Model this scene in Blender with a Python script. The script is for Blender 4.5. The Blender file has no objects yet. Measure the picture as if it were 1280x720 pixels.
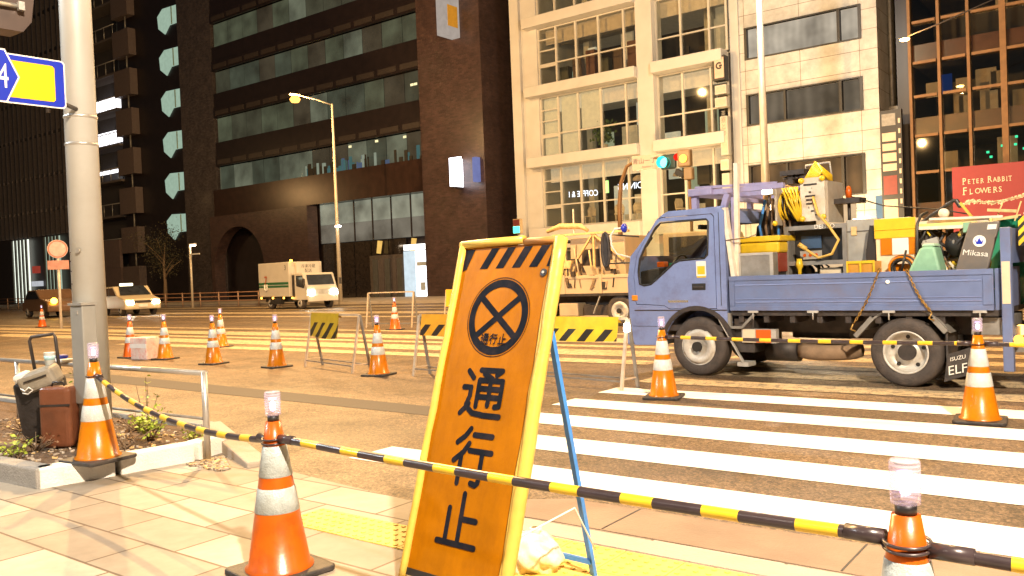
import bpy, bmesh, math, random
from mathutils import Vector, Matrix
random.seed(7)
PI = math.pi
R = math.radians
sc = bpy.context.scene
C = sc.collection

# ------------------------------------------------------------------ camera
FPX, CH = 1055.0, 1.35
YAW, ROLL, PIT = R(37.2), math.atan(.04), math.atan(19 / 1055)
fw = Vector((-math.sin(YAW) * math.cos(PIT), math.cos(YAW) * math.cos(PIT), -math.sin(PIT)))
rt0 = Vector((math.cos(YAW), math.sin(YAW), 0))
up0 = rt0.cross(fw)
rt = rt0 * math.cos(ROLL) + up0 * math.sin(ROLL)
rt = rt0 * math.cos(ROLL) - up0 * math.sin(ROLL)
up = up0 * math.cos(ROLL) + rt0 * math.sin(ROLL)
cam = bpy.data.cameras.new('camera')
co = bpy.data.objects.new('camera', cam)
C.objects.link(co)
co.matrix_world = Matrix(((rt.x, up.x, -fw.x, 0), (rt.y, up.y, -fw.y, 0), (rt.z, up.z, -fw.z, CH), (0, 0, 0, 1)))
cam.sensor_width = 36
cam.lens = FPX / 1280 * 36
cam.clip_end = 900
sc.camera = co


# ------------------------------------------------------------------ materials
def M(name, col, rough=.6, metal=0, var=.12, scale=5, bump=0, bscale=40, emit=None, estr=1, dirt=0, dcol=(.05, .035, .02), dscale=1.5, spec=.5, alpha=None, coat=0):
    m = bpy.data.materials.new(name)
    m.use_nodes = True
    n, l = m.node_tree.nodes, m.node_tree.links
    b = n['Principled BSDF']
    tc = n.new('ShaderNodeTexCoord')
    no = n.new('ShaderNodeTexNoise')
    no.inputs['Scale'].default_value = scale
    no.inputs['Detail'].default_value = 6
    l.new(tc.outputs['Object'], no.inputs['Vector'])
    mx = n.new('ShaderNodeMix')
    mx.data_type = 'RGBA'
    mr = n.new('ShaderNodeMapRange')
    mr.inputs[1].default_value = .3
    mr.inputs[2].default_value = .7
    l.new(no.outputs['Fac'], mr.inputs[0])
    l.new(mr.outputs[0], mx.inputs[0])
    mx.inputs[6].default_value = (*[c * (1 - var) for c in col], 1)
    mx.inputs[7].default_value = (*[min(1, c * (1 + var)) for c in col], 1)
    out = mx.outputs[2]
    if dirt:
        n2 = n.new('ShaderNodeTexNoise')
        n2.inputs['Scale'].default_value = dscale
        n2.inputs['Detail'].default_value = 8
        n2.inputs['Roughness'].default_value = .7
        l.new(tc.outputs['Object'], n2.inputs['Vector'])
        r2 = n.new('ShaderNodeMapRange')
        r2.inputs[1].default_value = .48
        r2.inputs[2].default_value = .72
        r2.inputs[4].default_value = dirt
        l.new(n2.outputs['Fac'], r2.inputs[0])
        m2 = n.new('ShaderNodeMix')
        m2.data_type = 'RGBA'
        l.new(r2.outputs[0], m2.inputs[0])
        l.new(out, m2.inputs[6])
        m2.inputs[7].default_value = (*dcol, 1)
        out = m2.outputs[2]
    l.new(out, b.inputs['Base Color'])
    b.inputs['Roughness'].default_value = rough
    b.inputs['Metallic'].default_value = metal
    b.inputs['Specular IOR Level'].default_value = spec
    b.inputs['Coat Weight'].default_value = coat
    if bump:
        bn = n.new('ShaderNodeTexNoise')
        bn.inputs['Scale'].default_value = bscale
        bn.inputs['Detail'].default_value = 5
        l.new(tc.outputs['Object'], bn.inputs['Vector'])
        bp = n.new('ShaderNodeBump')
        bp.inputs['Strength'].default_value = bump
        bp.inputs['Distance'].default_value = .02
        l.new(bn.outputs['Fac'], bp.inputs['Height'])
        l.new(bp.outputs[0], b.inputs['Normal'])
    if emit:
        b.inputs['Emission Color'].default_value = (*emit, 1)
        b.inputs['Emission Strength'].default_value = estr
    return m


def emis(name, col, s):
    m = bpy.data.materials.new(name)
    m.use_nodes = True
    n, l = m.node_tree.nodes, m.node_tree.links
    n.clear()
    e = n.new('ShaderNodeEmission')
    o = n.new('ShaderNodeOutputMaterial')
    tc = n.new('ShaderNodeTexCoord')
    no = n.new('ShaderNodeTexNoise')
    no.inputs['Scale'].default_value = 3
    l.new(tc.outputs['Object'], no.inputs['Vector'])
    mx = n.new('ShaderNodeMix')
    mx.data_type = 'RGBA'
    l.new(no.outputs['Fac'], mx.inputs[0])
    mx.inputs[6].default_value = (*[c * .8 for c in col], 1)
    mx.inputs[7].default_value = (*[c * 1.2 for c in col], 1)
    l.new(mx.outputs[2], e.inputs[0])
    e.inputs[1].default_value = s
    l.new(e.outputs[0], o.inputs[0])
    return m


def glass(name, tint=(.9, .95, .9), f=.12, rough=.02):
    m = bpy.data.materials.new(name)
    m.use_nodes = True
    n, l = m.node_tree.nodes, m.node_tree.links
    n.clear()
    t = n.new('ShaderNodeBsdfTransparent')
    t.inputs[0].default_value = (*tint, 1)
    g = n.new('ShaderNodeBsdfGlossy')
    g.inputs['Roughness'].default_value = rough
    fr = n.new('ShaderNodeFresnel')
    fr.inputs[0].default_value = 1.45
    mt = n.new('ShaderNodeMath')
    mt.operation = 'ADD'
    mt.inputs[1].default_value = f
    l.new(fr.outputs[0], mt.inputs[0])
    x = n.new('ShaderNodeMixShader')
    o = n.new('ShaderNodeOutputMaterial')
    l.new(mt.outputs[0], x.inputs[0])
    l.new(t.outputs[0], x.inputs[1])
    l.new(g.outputs[0], x.inputs[2])
    l.new(x.outputs[0], o.inputs[0])
    return m


def curtain(name, col, s, wave=9, amt=.35):
    """office pane seen from outside: reflective glass over a lit, pleated blind"""
    m = M(name, (.02, .02, .02), rough=.08)
    n, l = m.node_tree.nodes, m.node_tree.links
    b = n['Principled BSDF']
    tc = n.new('ShaderNodeTexCoord')
    w = n.new('ShaderNodeTexWave')
    w.inputs['Scale'].default_value = wave
    w.inputs['Distortion'].default_value = 2.5
    w.inputs['Detail'].default_value = 3
    l.new(tc.outputs['Object'], w.inputs['Vector'])
    no = n.new('ShaderNodeTexNoise')
    no.inputs['Scale'].default_value = .55
    no.inputs['Detail'].default_value = 3
    l.new(tc.outputs['Object'], no.inputs['Vector'])
    a = n.new('ShaderNodeMapRange')
    a.inputs[3].default_value = 1 - amt
    l.new(w.outputs['Fac'], a.inputs[0])
    c2 = n.new('ShaderNodeMapRange')
    c2.inputs[1].default_value = .3
    c2.inputs[2].default_value = .65
    c2.inputs[3].default_value = .35
    c2.inputs[4].default_value = 1.2
    l.new(no.outputs['Fac'], c2.inputs[0])
    mu = n.new('ShaderNodeMath')
    mu.operation = 'MULTIPLY'
    l.new(a.outputs[0], mu.inputs[0])
    l.new(c2.outputs[0], mu.inputs[1])
    m3 = n.new('ShaderNodeMath')
    m3.operation = 'MULTIPLY'
    m3.inputs[1].default_value = s
    l.new(mu.outputs[0], m3.inputs[0])
    b.inputs['Emission Color'].default_value = (*col, 1)
    l.new(m3.outputs[0], b.inputs['Emission Strength'])
    return m


def brickmat(name, c1, c2, mortar, sx=.23, sy=.07, rough=.5, vert='z', msize=.006, bump=.4, off=.5):
    m = bpy.data.materials.new(name)
    m.use_nodes = True
    n, l = m.node_tree.nodes, m.node_tree.links
    b = n['Principled BSDF']
    g = n.new('ShaderNodeTexCoord')
    sep = n.new('ShaderNodeSeparateXYZ')
    l.new(g.outputs['Object'], sep.inputs[0])
    ad = n.new('ShaderNodeMath')
    l.new(sep.outputs[0], ad.inputs[0])
    cb = n.new('ShaderNodeCombineXYZ')
    if vert == 'z':
        l.new(sep.outputs[1], ad.inputs[1])
        l.new(sep.outputs[2], cb.inputs[1])
    else:
        ad.inputs[1].default_value = 0
        l.new(sep.outputs[1], cb.inputs[1])
    l.new(ad.outputs[0], cb.inputs[0])
    br = n.new('ShaderNodeTexBrick')
    br.offset = off
    br.inputs['Scale'].default_value = 1
    br.inputs['Brick Width'].default_value = sx
    br.inputs['Row Height'].default_value = sy
    br.inputs['Mortar Size'].default_value = msize
    br.inputs['Mortar Smooth'].default_value = .2
    br.inputs['Bias'].default_value = 0
    br.inputs['Color1'].default_value = (*c1, 1)
    br.inputs['Color2'].default_value = (*c2, 1)
    br.inputs['Mortar'].default_value = (*mortar, 1)
    l.new(cb.outputs[0], br.inputs['Vector'])
    no = n.new('ShaderNodeTexNoise')
    no.inputs['Scale'].default_value = 1.3
    no.inputs['Detail'].default_value = 9
    no.inputs['Roughness'].default_value = .7
    l.new(g.outputs['Object'], no.inputs['Vector'])
    mr = n.new('ShaderNodeMapRange')
    mr.inputs[1].default_value = .3
    mr.inputs[2].default_value = .7
    mr.inputs[3].default_value = .62
    mr.inputs[4].default_value = 1.15
    l.new(no.outputs['Fac'], mr.inputs[0])
    mx = n.new('ShaderNodeVectorMath')
    mx.operation = 'SCALE'
    l.new(br.outputs['Color'], mx.inputs[0])
    l.new(mr.outputs[0], mx.inputs['Scale'])
    l.new(mx.outputs[0], b.inputs['Base Color'])
    b.inputs['Roughness'].default_value = rough
    bp = n.new('ShaderNodeBump')
    bp.inputs['Strength'].default_value = bump
    bp.inputs['Distance'].default_value = .01
    bp.invert = True
    l.new(br.outputs['Fac'], bp.inputs['Height'])
    l.new(bp.outputs[0], b.inputs['Normal'])
    return m


def asphalt():
    m = bpy.data.materials.new('asphalt')
    m.use_nodes = True
    n, l = m.node_tree.nodes, m.node_tree.links
    b = n['Principled BSDF']
    g = n.new('ShaderNodeTexCoord')

    def noise(s, d, r=.6, vec=None):
        x = n.new('ShaderNodeTexNoise')
        x.inputs['Scale'].default_value = s
        x.inputs['Detail'].default_value = d
        x.inputs['Roughness'].default_value = r
        l.new(vec or g.outputs['Object'], x.inputs['Vector'])
        return x.outputs['Fac']

    def rng(i, a, c, lo, hi):
        x = n.new('ShaderNodeMapRange')
        x.inputs[1].default_value = a
        x.inputs[2].default_value = c
        x.inputs[3].default_value = lo
        x.inputs[4].default_value = hi
        l.new(i, x.inputs[0])
        return x.outputs[0]

    def mul(a, c):
        x = n.new('ShaderNodeMath')
        x.operation = 'MULTIPLY'
        l.new(a, x.inputs[0])
        l.new(c, x.inputs[1])
        return x.outputs[0]
    mp = n.new('ShaderNodeMapping')
    mp.inputs['Scale'].default_value = (.08, 1.1, 1)
    l.new(g.outputs['Object'], mp.inputs[0])
    fine = rng(noise(62, 4, .95), .38, .62, .3, 1.9)
    mid = rng(noise(3, 6), .3, .7, .85, 1.12)
    tracks = rng(noise(1.0, 4, .6, mp.outputs[0]), .35, .65, .72, 1.2)
    f = mul(mul(mul(fine, mid), tracks), rng(noise(28, 5, .85), .35, .65, .7, 1.3))
    vo = n.new('ShaderNodeTexVoronoi')
    vo.inputs['Scale'].default_value = 55
    l.new(g.outputs['Object'], vo.inputs['Vector'])
    sc3 = n.new('ShaderNodeSeparateColor')
    l.new(vo.outputs['Color'], sc3.inputs[0])
    f = mul(f, rng(sc3.outputs[0], 0, 1, .45, 1.6))
    vc = n.new('ShaderNodeTexVoronoi')
    vc.feature = 'DISTANCE_TO_EDGE'
    vc.inputs['Scale'].default_value = .55
    wv = n.new('ShaderNodeTexNoise')
    wv.inputs['Scale'].default_value = 2.5
    wv.inputs['Detail'].default_value = 6
    l.new(g.outputs['Object'], wv.inputs['Vector'])
    av = n.new('ShaderNodeVectorMath')
    av.operation = 'ADD'
    l.new(g.outputs['Object'], av.inputs[0])
    l.new(wv.outputs['Color'], av.inputs[1])
    l.new(av.outputs[0], vc.inputs['Vector'])
    f = mul(f, rng(vc.outputs['Distance'], 0, .012, .45, 1))
    f = mul(f, rng(noise(.7, 5, .7), .52, .68, 1, .62))
    vm = n.new('ShaderNodeVectorMath')
    vm.operation = 'SCALE'
    vm.inputs[0].default_value = (.132, .088, .050)
    l.new(f, vm.inputs['Scale'])
    l.new(vm.outputs[0], b.inputs['Base Color'])
    l.new(rng(noise(1.2, 4), .3, .7, .42, .68), b.inputs['Roughness'])
    bp = n.new('ShaderNodeBump')
    bp.inputs['Strength'].default_value = .5
    bp.inputs['Distance'].default_value = .006
    l.new(noise(120, 3, .8), bp.inputs['Height'])
    l.new(bp.outputs[0], b.inputs['Normal'])
    return m


def paintmat(name, col, wear=.42):
    m = M(name, col, .6, var=.06, scale=3, bump=.25, bscale=120)
    n, l = m.node_tree.nodes, m.node_tree.links
    b = n['Principled BSDF']
    tc = n.new('ShaderNodeTexCoord')
    no = n.new('ShaderNodeTexNoise')
    no.inputs['Scale'].default_value = 9
    no.inputs['Detail'].default_value = 10
    no.inputs['Roughness'].default_value = .85
    l.new(tc.outputs['Object'], no.inputs['Vector'])
    mr = n.new('ShaderNodeMapRange')
    mr.inputs[1].default_value = wear - .06
    mr.inputs[2].default_value = wear
    l.new(no.outputs['Fac'], mr.inputs[0])
    mx = n.new('ShaderNodeMix')
    mx.data_type = 'RGBA'
    l.new(mr.outputs[0], mx.inputs[0])
    mx.inputs[6].default_value = (.16, .13, .1, 1)
    src = b.inputs['Base Color'].links[0].from_socket
    l.new(src, mx.inputs[7])
    l.new(mx.outputs[2], b.inputs['Base Color'])
    return m


def woodface():
    m = M('orange_board_face', (.36, .125, .0003), .45, var=.18, scale=3, bump=.2, bscale=8, spec=.1, dirt=.45, dcol=(.17, .05, .003), dscale=2.2)
    n, l = m.node_tree.nodes, m.node_tree.links
    b = n['Principled BSDF']
    tc = n.new('ShaderNodeTexCoord')
    mp = n.new('ShaderNodeMapping')
    mp.inputs['Scale'].default_value = (14, 14, .8)
    l.new(tc.outputs['Object'], mp.inputs[0])
    no = n.new('ShaderNodeTexNoise')
    no.inputs['Scale'].default_value = 1.6
    no.inputs['Detail'].default_value = 8
    no.inputs['Roughness'].default_value = .75
    l.new(mp.outputs[0], no.inputs['Vector'])
    mr = n.new('ShaderNodeMapRange')
    mr.inputs[1].default_value = .42
    mr.inputs[2].default_value = .8
    mr.inputs[4].default_value = .45
    l.new(no.outputs['Fac'], mr.inputs[0])
    mx = n.new('ShaderNodeMix')
    mx.data_type = 'RGBA'
    l.new(mr.outputs[0], mx.inputs[0])
    l.new(b.inputs['Base Color'].links[0].from_socket, mx.inputs[6])
    mx.inputs[7].default_value = (.15, .05, .003, 1)
    n3 = n.new('ShaderNodeTexNoise')
    n3.inputs['Scale'].default_value = 34
    n3.inputs['Detail'].default_value = 10
    n3.inputs['Roughness'].default_value = .8
    l.new(tc.outputs['Object'], n3.inputs['Vector'])
    r3 = n.new('ShaderNodeMapRange')
    r3.inputs[1].default_value = .70
    r3.inputs[2].default_value = .78
    r3.inputs[4].default_value = .4
    l.new(n3.outputs['Fac'], r3.inputs[0])
    m3 = n.new('ShaderNodeMix')
    m3.data_type = 'RGBA'
    l.new(r3.outputs[0], m3.inputs[0])
    l.new(mx.outputs[2], m3.inputs[6])
    m3.inputs[7].default_value = (.5, .28, .12, 1)
    l.new(m3.outputs[2], b.inputs['Base Color'])
    return m


ASPH = asphalt()
PAINT = paintmat('white_road_paint', (.80, .78, .76), .40)
PAINT_SOD = paintmat('sodium_lit_road_paint', (.55, .42, .24), .50)  # far stripes and road bands: sodium light put into the colour
SLAB = brickmat('pavement_slabs', (.50, .44, .35), (.24, .19, .14), (.13, .09, .06), .66, .33, .65, 'y', .008, .5, .37)
CONC = M('concrete', (.42, .35, .27), .8, var=.12, scale=3, bump=.4, bscale=60, dirt=.35, dcol=(.2, .13, .08))
CONC_D = M('concrete_gutter', (.26, .18, .12), .8, var=.15, scale=2.5, bump=.4, bscale=60, dirt=.4, dcol=(.16, .1, .06))
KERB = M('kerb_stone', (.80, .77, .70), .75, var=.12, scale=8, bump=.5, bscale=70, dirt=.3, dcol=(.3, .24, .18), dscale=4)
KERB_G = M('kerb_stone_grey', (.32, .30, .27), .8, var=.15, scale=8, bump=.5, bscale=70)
SOIL = M('soil', (.13, .08, .045), .9, var=.5, scale=30, bump=1, bscale=50)
TACT = M('tactile_yellow', (.72, .50, .10), .6, var=.15, scale=6, bump=.2, dirt=.25, dcol=(.4, .28, .12))
ORANGE = M('cone_orange', (.56, .175, .003), .28, var=.14, scale=7, bump=.12, bscale=12, dirt=.6, dcol=(.26, .055, .006), dscale=6)
ORANGE_R = M('cone_red_orange', (.58, .10, .004), .35, var=.1, scale=7, dirt=.3, dcol=(.3, .05, .01), dscale=7)
REFL = M('reflective_band_white', (.58, .60, .58), .35, var=.12, scale=22, bump=.3, bscale=120, dirt=.4, dcol=(.4, .38, .33), dscale=14)
RUBB = M('black_rubber', (.035, .03, .028), .6, var=.3, scale=12, bump=.3, bscale=50, dirt=.35, dcol=(.14, .1, .07), dscale=6)
TYRE = M('tyre_rubber', (.055, .043, .036), .7, var=.2, scale=10, bump=.35, bscale=60, dirt=.4, dcol=(.13, .09, .06), dscale=5)
BLACK = M('black_paint', (.02, .018, .016), .45, var=.2)
DARK = M('dark_metal', (.05, .042, .038), .55, .3, var=.3, scale=8, dirt=.4, dcol=(.12, .07, .04), dscale=4)
YEL = M('yellow_plastic', (.70, .46, .02), .35, var=.08, scale=9, dirt=.15, dcol=(.4, .25, .04), dscale=10)
YELP = M('yellow_edge_tape', (.62, .41, .07), .4, var=.1, scale=9, bump=.15, bscale=25, dirt=.25, dcol=(.55, .36, .1), dscale=6)
BARB = M('bar_black', (.04, .028, .03), .3, var=.2, scale=12)
def frosted(name):
    m = bpy.data.materials.new(name)
    m.use_nodes = True
    n, l = m.node_tree.nodes, m.node_tree.links
    n.clear()
    t = n.new('ShaderNodeBsdfTransparent')
    t.inputs[0].default_value = (.97, .94, 1, 1)
    d = n.new('ShaderNodeBsdfPrincipled')
    d.inputs['Base Color'].default_value = (.8, .72, .78, 1)
    d.inputs['Roughness'].default_value = .15
    d.inputs['Emission Color'].default_value = (.75, .6, 1, 1)
    d.inputs['Emission Strength'].default_value = .04
    w = n.new('ShaderNodeTexWave')
    w.inputs['Scale'].default_value = 28
    w.bands_direction = 'Z'
    tc = n.new('ShaderNodeTexCoord')
    l.new(tc.outputs['Object'], w.inputs[0])
    mr = n.new('ShaderNodeMapRange')
    mr.inputs[3].default_value = .16
    mr.inputs[4].default_value = .38
    l.new(w.outputs['Fac'], mr.inputs[0])
    x = n.new('ShaderNodeMixShader')
    o = n.new('ShaderNodeOutputMaterial')
    l.new(mr.outputs[0], x.inputs[0])
    l.new(t.outputs[0], x.inputs[1])
    l.new(d.outputs[0], x.inputs[2])
    l.new(x.outputs[0], o.inputs[0])
    return m


CLEAR = frosted('clear_lamp_lens')
LED = emis('lamp_led', (.7, .6, 1.0), 5)
LEDV = emis('lamp_led_violet', (.5, .35, 1.0), 3)
STEEL = M('galvanised_steel', (.52, .50, .46), .4, .65, var=.12, scale=6, bump=.1, dirt=.3, dcol=(.3, .22, .15), dscale=5)
POLE = M('pale_pole_paint', (.46, .45, .41), .45, .15, var=.07, scale=2, bump=.06, bscale=14, dirt=.25, dcol=(.36, .3, .24), dscale=2.2)
BLUES = M('blue_painted_steel', (.05, .22, .60), .4, var=.15, scale=12, dirt=.25, dcol=(.1, .09, .08), dscale=9)
BLUE = M('truck_blue_paint', (.215, .28, .52), .26, .15, var=.06, scale=2.5, bump=.03, bscale=6, dirt=.5, dcol=(.14, .12, .19), dscale=4, coat=.6)
BLUEB = M('bed_blue_paint', (.13, .175, .33), .42, .1, var=.12, scale=4, bump=.12, bscale=10, dirt=.45, dcol=(.16, .12, .12), dscale=3.5)
CREAM = M('cream_paint', (.62, .52, .36), .5, var=.08, scale=5, dirt=.3, dcol=(.4, .26, .12), dscale=5)
WRIM = M('wheel_rim_paint', (.55, .52, .46), .45, .2, var=.15, scale=10, dirt=.5, dcol=(.25, .16, .08), dscale=9)
GREY = M('grey_metal', (.25, .235, .21), .5, .3, var=.2, scale=7, dirt=.4, dcol=(.13, .09, .05), dscale=5)
GREYL = M('light_grey_metal', (.42, .40, .36), .5, .2, var=.15, scale=7, dirt=.3, dcol=(.25, .16, .08), dscale=5)
WOODP = M('raw_timber', (.62, .42, .18), .65, var=.25, scale=14, bump=.2)
GREEN = M('green_plastic', (.22, .42, .28), .5, var=.15, scale=9, dirt=.2, dcol=(.2, .2, .12))
GREEND = M('dark_green_plastic', (.01, .19, .11), .45, var=.15)
CGLASS = glass('vehicle_glass', (.80, .82, .76), .04)
SGLASS = glass('window_glass', (.93, .92, .85), .05)
WHITE = M('white_paint', (.75, .72, .66), .4, var=.05, scale=5, dirt=.15, dcol=(.4, .3, .2), dscale=4)
LEAF = M('leaf_yellow_green', (.34, .42, .05), .5, var=.5, scale=60)
LEAFD = M('leaf_dark', (.07, .06, .03), .6, var=.5, scale=30)
TWIG = M('twig', (.18, .12, .07), .8, var=.3, scale=30)
TEXTK = M('sign_black', (.008, .010, .016), .7, var=.3, scale=12, spec=.08, dirt=.08, dcol=(.2, .08, .02), dscale=12)
TEXTW = M('sign_white', (.8, .78, .7), .4)
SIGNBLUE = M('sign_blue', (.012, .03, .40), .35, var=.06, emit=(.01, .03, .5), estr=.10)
SIGNYEL = M('sign_yellow', (.85, .5, .01), .35, var=.06)
WPOST = M('cream_post', (.7, .62, .5), .5, var=.1, scale=8, dirt=.3, dcol=(.4, .25, .12), dscale=6)


# ------------------------------------------------------------------ mesh builder
class MB:
    def __init__(s, mats=None, off=(0, 0, 0)):
        s.bm = bmesh.new()
        s.mi = 0
        s.off = Vector(off)

    def v(s, p):
        return s.bm.verts.new(Vector(p) - s.off)

    def face(s, pts, smooth=False):
        vs = [s.v(p) for p in pts]
        try:
            f = s.bm.faces.new(vs)
        except ValueError:
            return
        f.material_index = s.mi
        f.smooth = smooth
        return f

    def box(s, a, b, mi=None):
        if mi is not None:
            s.mi = mi
        x0, y0, z0 = [min(p, q) for p, q in zip(a, b)]
        x1, y1, z1 = [max(p, q) for p, q in zip(a, b)]
        V = [s.v(p) for p in ((x0, y0, z0), (x1, y0, z0), (x1, y1, z0), (x0, y1, z0), (x0, y0, z1), (x1, y0, z1), (x1, y1, z1), (x0, y1, z1))]
        for q in ((3, 2, 1, 0), (4, 5, 6, 7), (0, 1, 5, 4), (1, 2, 6, 5), (2, 3, 7, 6), (3, 0, 4, 7)):
            f = s.bm.faces.new([V[i] for i in q])
            f.material_index = s.mi
        return s

    def obox(s, c, ax, ay, az, mi=None):
        """oriented box, half vectors ax ay az"""
        if mi is not None:
            s.mi = mi
        c, ax, ay, az = map(Vector, (c, ax, ay, az))
        V = [s.v(c + ax * i + ay * j + az * k) for i, j, k in ((-1, -1, -1), (1, -1, -1), (1, 1, -1), (-1, 1, -1), (-1, -1, 1), (1, -1, 1), (1, 1, 1), (-1, 1, 1))]
        for q in ((3, 2, 1, 0), (4, 5, 6, 7), (0, 1, 5, 4), (1, 2, 6, 5), (2, 3, 7, 6), (3, 0, 4, 7)):
            f = s.bm.faces.new([V[i] for i in q])
            f.material_index = s.mi
        return s

    def bar(s, a, b, w, t=None, mi=None):
        a, b = Vector(a), Vector(b)
        d = (b - a)
        z = d.normalized()
        x = z.cross(Vector((0, 0, 1)))
        if x.length < .01:
            x = Vector((1, 0, 0))
        x.normalize()
        y = z.cross(x)
        return s.obox((a + b) / 2, x * w / 2, y * (t or w) / 2, d / 2, mi)

    def tube(s, pts, r, n=8, caps=True, mi=None, mifn=None, closed=False):
        if mi is not None:
            s.mi = mi
        pts = [Vector(p) for p in pts]
        rs = r if isinstance(r, (list, tuple)) else [r] * len(pts)
        rings = []
        prev = None
        N = len(pts)
        for i, p in enumerate(pts):
            if closed:
                t = pts[(i + 1) % N] - pts[i - 1]
            else:
                t = pts[min(i + 1, N - 1)] - pts[max(i - 1, 0)]
            t.normalize()
            if prev is None:
                x = t.cross(Vector((0, 0, 1)))
                if x.length < .05:
                    x = t.cross(Vector((0, 1, 0)))
            else:
                x = prev - t * prev.dot(t)
            x.normalize()
            prev = x
            y = t.cross(x)
            rings.append([s.v(p + (x * math.cos(2 * PI * k / n) + y * math.sin(2 * PI * k / n)) * rs[i]) for k in range(n)])
        for i in range(N if closed else N - 1):
            a, b = rings[i], rings[(i + 1) % N]
            for k in range(n):
                f = s.bm.faces.new((a[k], a[(k + 1) % n], b[(k + 1) % n], b[k]))
                f.smooth = True
                f.material_index = mifn(i) if mifn else s.mi
        if caps and not closed:
            for rg in (rings[0][::-1], rings[-1]):
                f = s.bm.faces.new(rg)
                f.material_index = s.mi
        return s

    def lathe(s, prof, n=32, c=(0, 0, 0), axis='z', mi=None, mifn=None, smooth=True):
        if mi is not None:
            s.mi = mi
        c = Vector(c)
        rings = []
        for r, h in prof:
            ring = []
            for k in range(n):
                a = 2 * PI * k / n
                if axis == 'z':
                    p = Vector((r * math.cos(a), r * math.sin(a), h))
                elif axis == 'y':
                    p = Vector((r * math.cos(a), h, r * math.sin(a)))
                else:
                    p = Vector((h, r * math.cos(a), r * math.sin(a)))
                ring.append(s.v(c + p))
            rings.append(ring)
        for i in range(len(rings) - 1):
            for k in range(n):
                f = s.bm.faces.new((rings[i][k], rings[i][(k + 1) % n], rings[i + 1][(k + 1) % n], rings[i + 1][k]))
                f.smooth = smooth
                f.material_index = mifn(i) if mifn else s.mi
        return s

    def prism(s, poly, a, b, plane='xz', mi=None):
        """poly in plane, extruded along the third axis a..b"""
        if mi is not None:
            s.mi = mi

        def P(p, t):
            if plane == 'xz':
                return (p[0], t, p[1])
            if plane == 'xy':
                return (p[0], p[1], t)
            return (t, p[0], p[1])
        A = [s.v(P(p, a)) for p in poly]
        B = [s.v(P(p, b)) for p in poly]
        N = len(poly)
        for k in range(N):
            f = s.bm.faces.new((A[k], A[(k + 1) % N], B[(k + 1) % N], B[k]))
            f.material_index = s.mi
        for q in (A[::-1], B):
            f = s.bm.faces.new(q)
            f.material_index = s.mi
        return s

    def holed(s, outer, holes, y, t=0.0, mi=None):
        """flat panel in the xz plane at depth y with holes"""
        if mi is not None:
            s.mi = mi
        es = []
        for loop in [outer] + holes:
            vs = [s.v((p[0], y, p[1])) for p in loop]
            for k in range(len(vs)):
                es.append(s.bm.edges.new((vs[k], vs[(k + 1) % len(vs)])))
        r = bmesh.ops.triangle_fill(s.bm, use_beauty=True, use_dissolve=False, edges=es)
        fs = [g for g in r['geom'] if isinstance(g, bmesh.types.BMFace)]
        for f in fs:
            f.material_index = s.mi
        if t:
            ex = bmesh.ops.extrude_face_region(s.bm, geom=fs)
            for g in ex['geom']:
                if isinstance(g, bmesh.types.BMVert):
                    g.co.y += t
                elif isinstance(g, bmesh.types.BMFace):
                    g.material_index = s.mi
        return s

    def text(s, body, size, origin, ux=(1, 0, 0), uy=(0, 0, 1), mi=None, align='CENTER', depth=0.0, wscale=1.0):
        if mi is not None:
            s.mi = mi
        cu = bpy.data.curves.new('t', 'FONT')
        cu.body = body
        cu.size = size
        cu.align_x = align
        cu.align_y = 'CENTER'
        cu.resolution_u = 3
        ob = bpy.data.objects.new('t', cu)
        C.objects.link(ob)
        dg = bpy.context.evaluated_depsgraph_get()
        me = bpy.data.meshes.new_from_object(ob.evaluated_get(dg))
        ux, uy, o = Vector(ux), Vector(uy), Vector(origin)
        vs = [s.v(o + ux * (v.co.x * wscale) + uy * v.co.y) for v in me.vertices]
        for p in me.polygons:
            try:
                f = s.bm.faces.new([vs[i] for i in p.vertices])
                f.material_index = s.mi
            except ValueError:
                pass
        bpy.data.objects.remove(ob)
        bpy.data.curves.remove(cu)
        bpy.data.meshes.remove(me)
        return s

    def build(s, name, mats, parent=None, bevel=0, smooth=False, seg=2):
        me = bpy.data.meshes.new(name)
        bmesh.ops.recalc_face_normals(s.bm, faces=s.bm.faces)
        s.bm.to_mesh(me)
        s.bm.free()
        for m in (mats if isinstance(mats, (list, tuple)) else [mats]):
            me.materials.append(m)
        o = bpy.data.objects.new(name, me)
        C.objects.link(o)
        if parent:
            o.parent = parent
        if smooth:
            for p in me.polygons:
                p.use_smooth = True
        if bevel:
            b = o.modifiers.new('bevel', 'BEVEL')
            b.width = bevel
            b.segments = seg
            b.limit_method = 'ANGLE'
            b.angle_limit = R(35)
        return o


def tag(o, label, cat, group=None):
    o['label'] = label
    o['category'] = cat
    if group:
        o['group'] = group
    return o


def thing(name, label, cat, loc=(0, 0, 0), rz=0, group=None):
    o = bpy.data.objects.new(name, None)
    C.objects.link(o)
    o.location = loc
    o.rotation_euler = (0, 0, rz)
    o.empty_display_size = .1
    return tag(o, label, cat, group)


def struct(o):
    o['kind'] = 'structure'
    return o


def dup(root, loc, rz, label, group=None):
    r = root.copy()
    C.objects.link(r)
    r.location = loc
    r.rotation_euler = (0, 0, rz)
    r['label'] = label
    if group:
        r['group'] = group
    for ch in list(root.children):
        c = ch.copy()
        C.objects.link(c)
        c.parent = r
        for g in ch.children:
            d = g.copy()
            C.objects.link(d)
            d.parent = c
    return r


# ------------------------------------------------------------------ ground
m = MB()
m.face([(-400, -200, 0), (300, -200, 0), (300, 400, 0), (-400, 400, 0)])
struct(m.build('road', ASPH))

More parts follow.
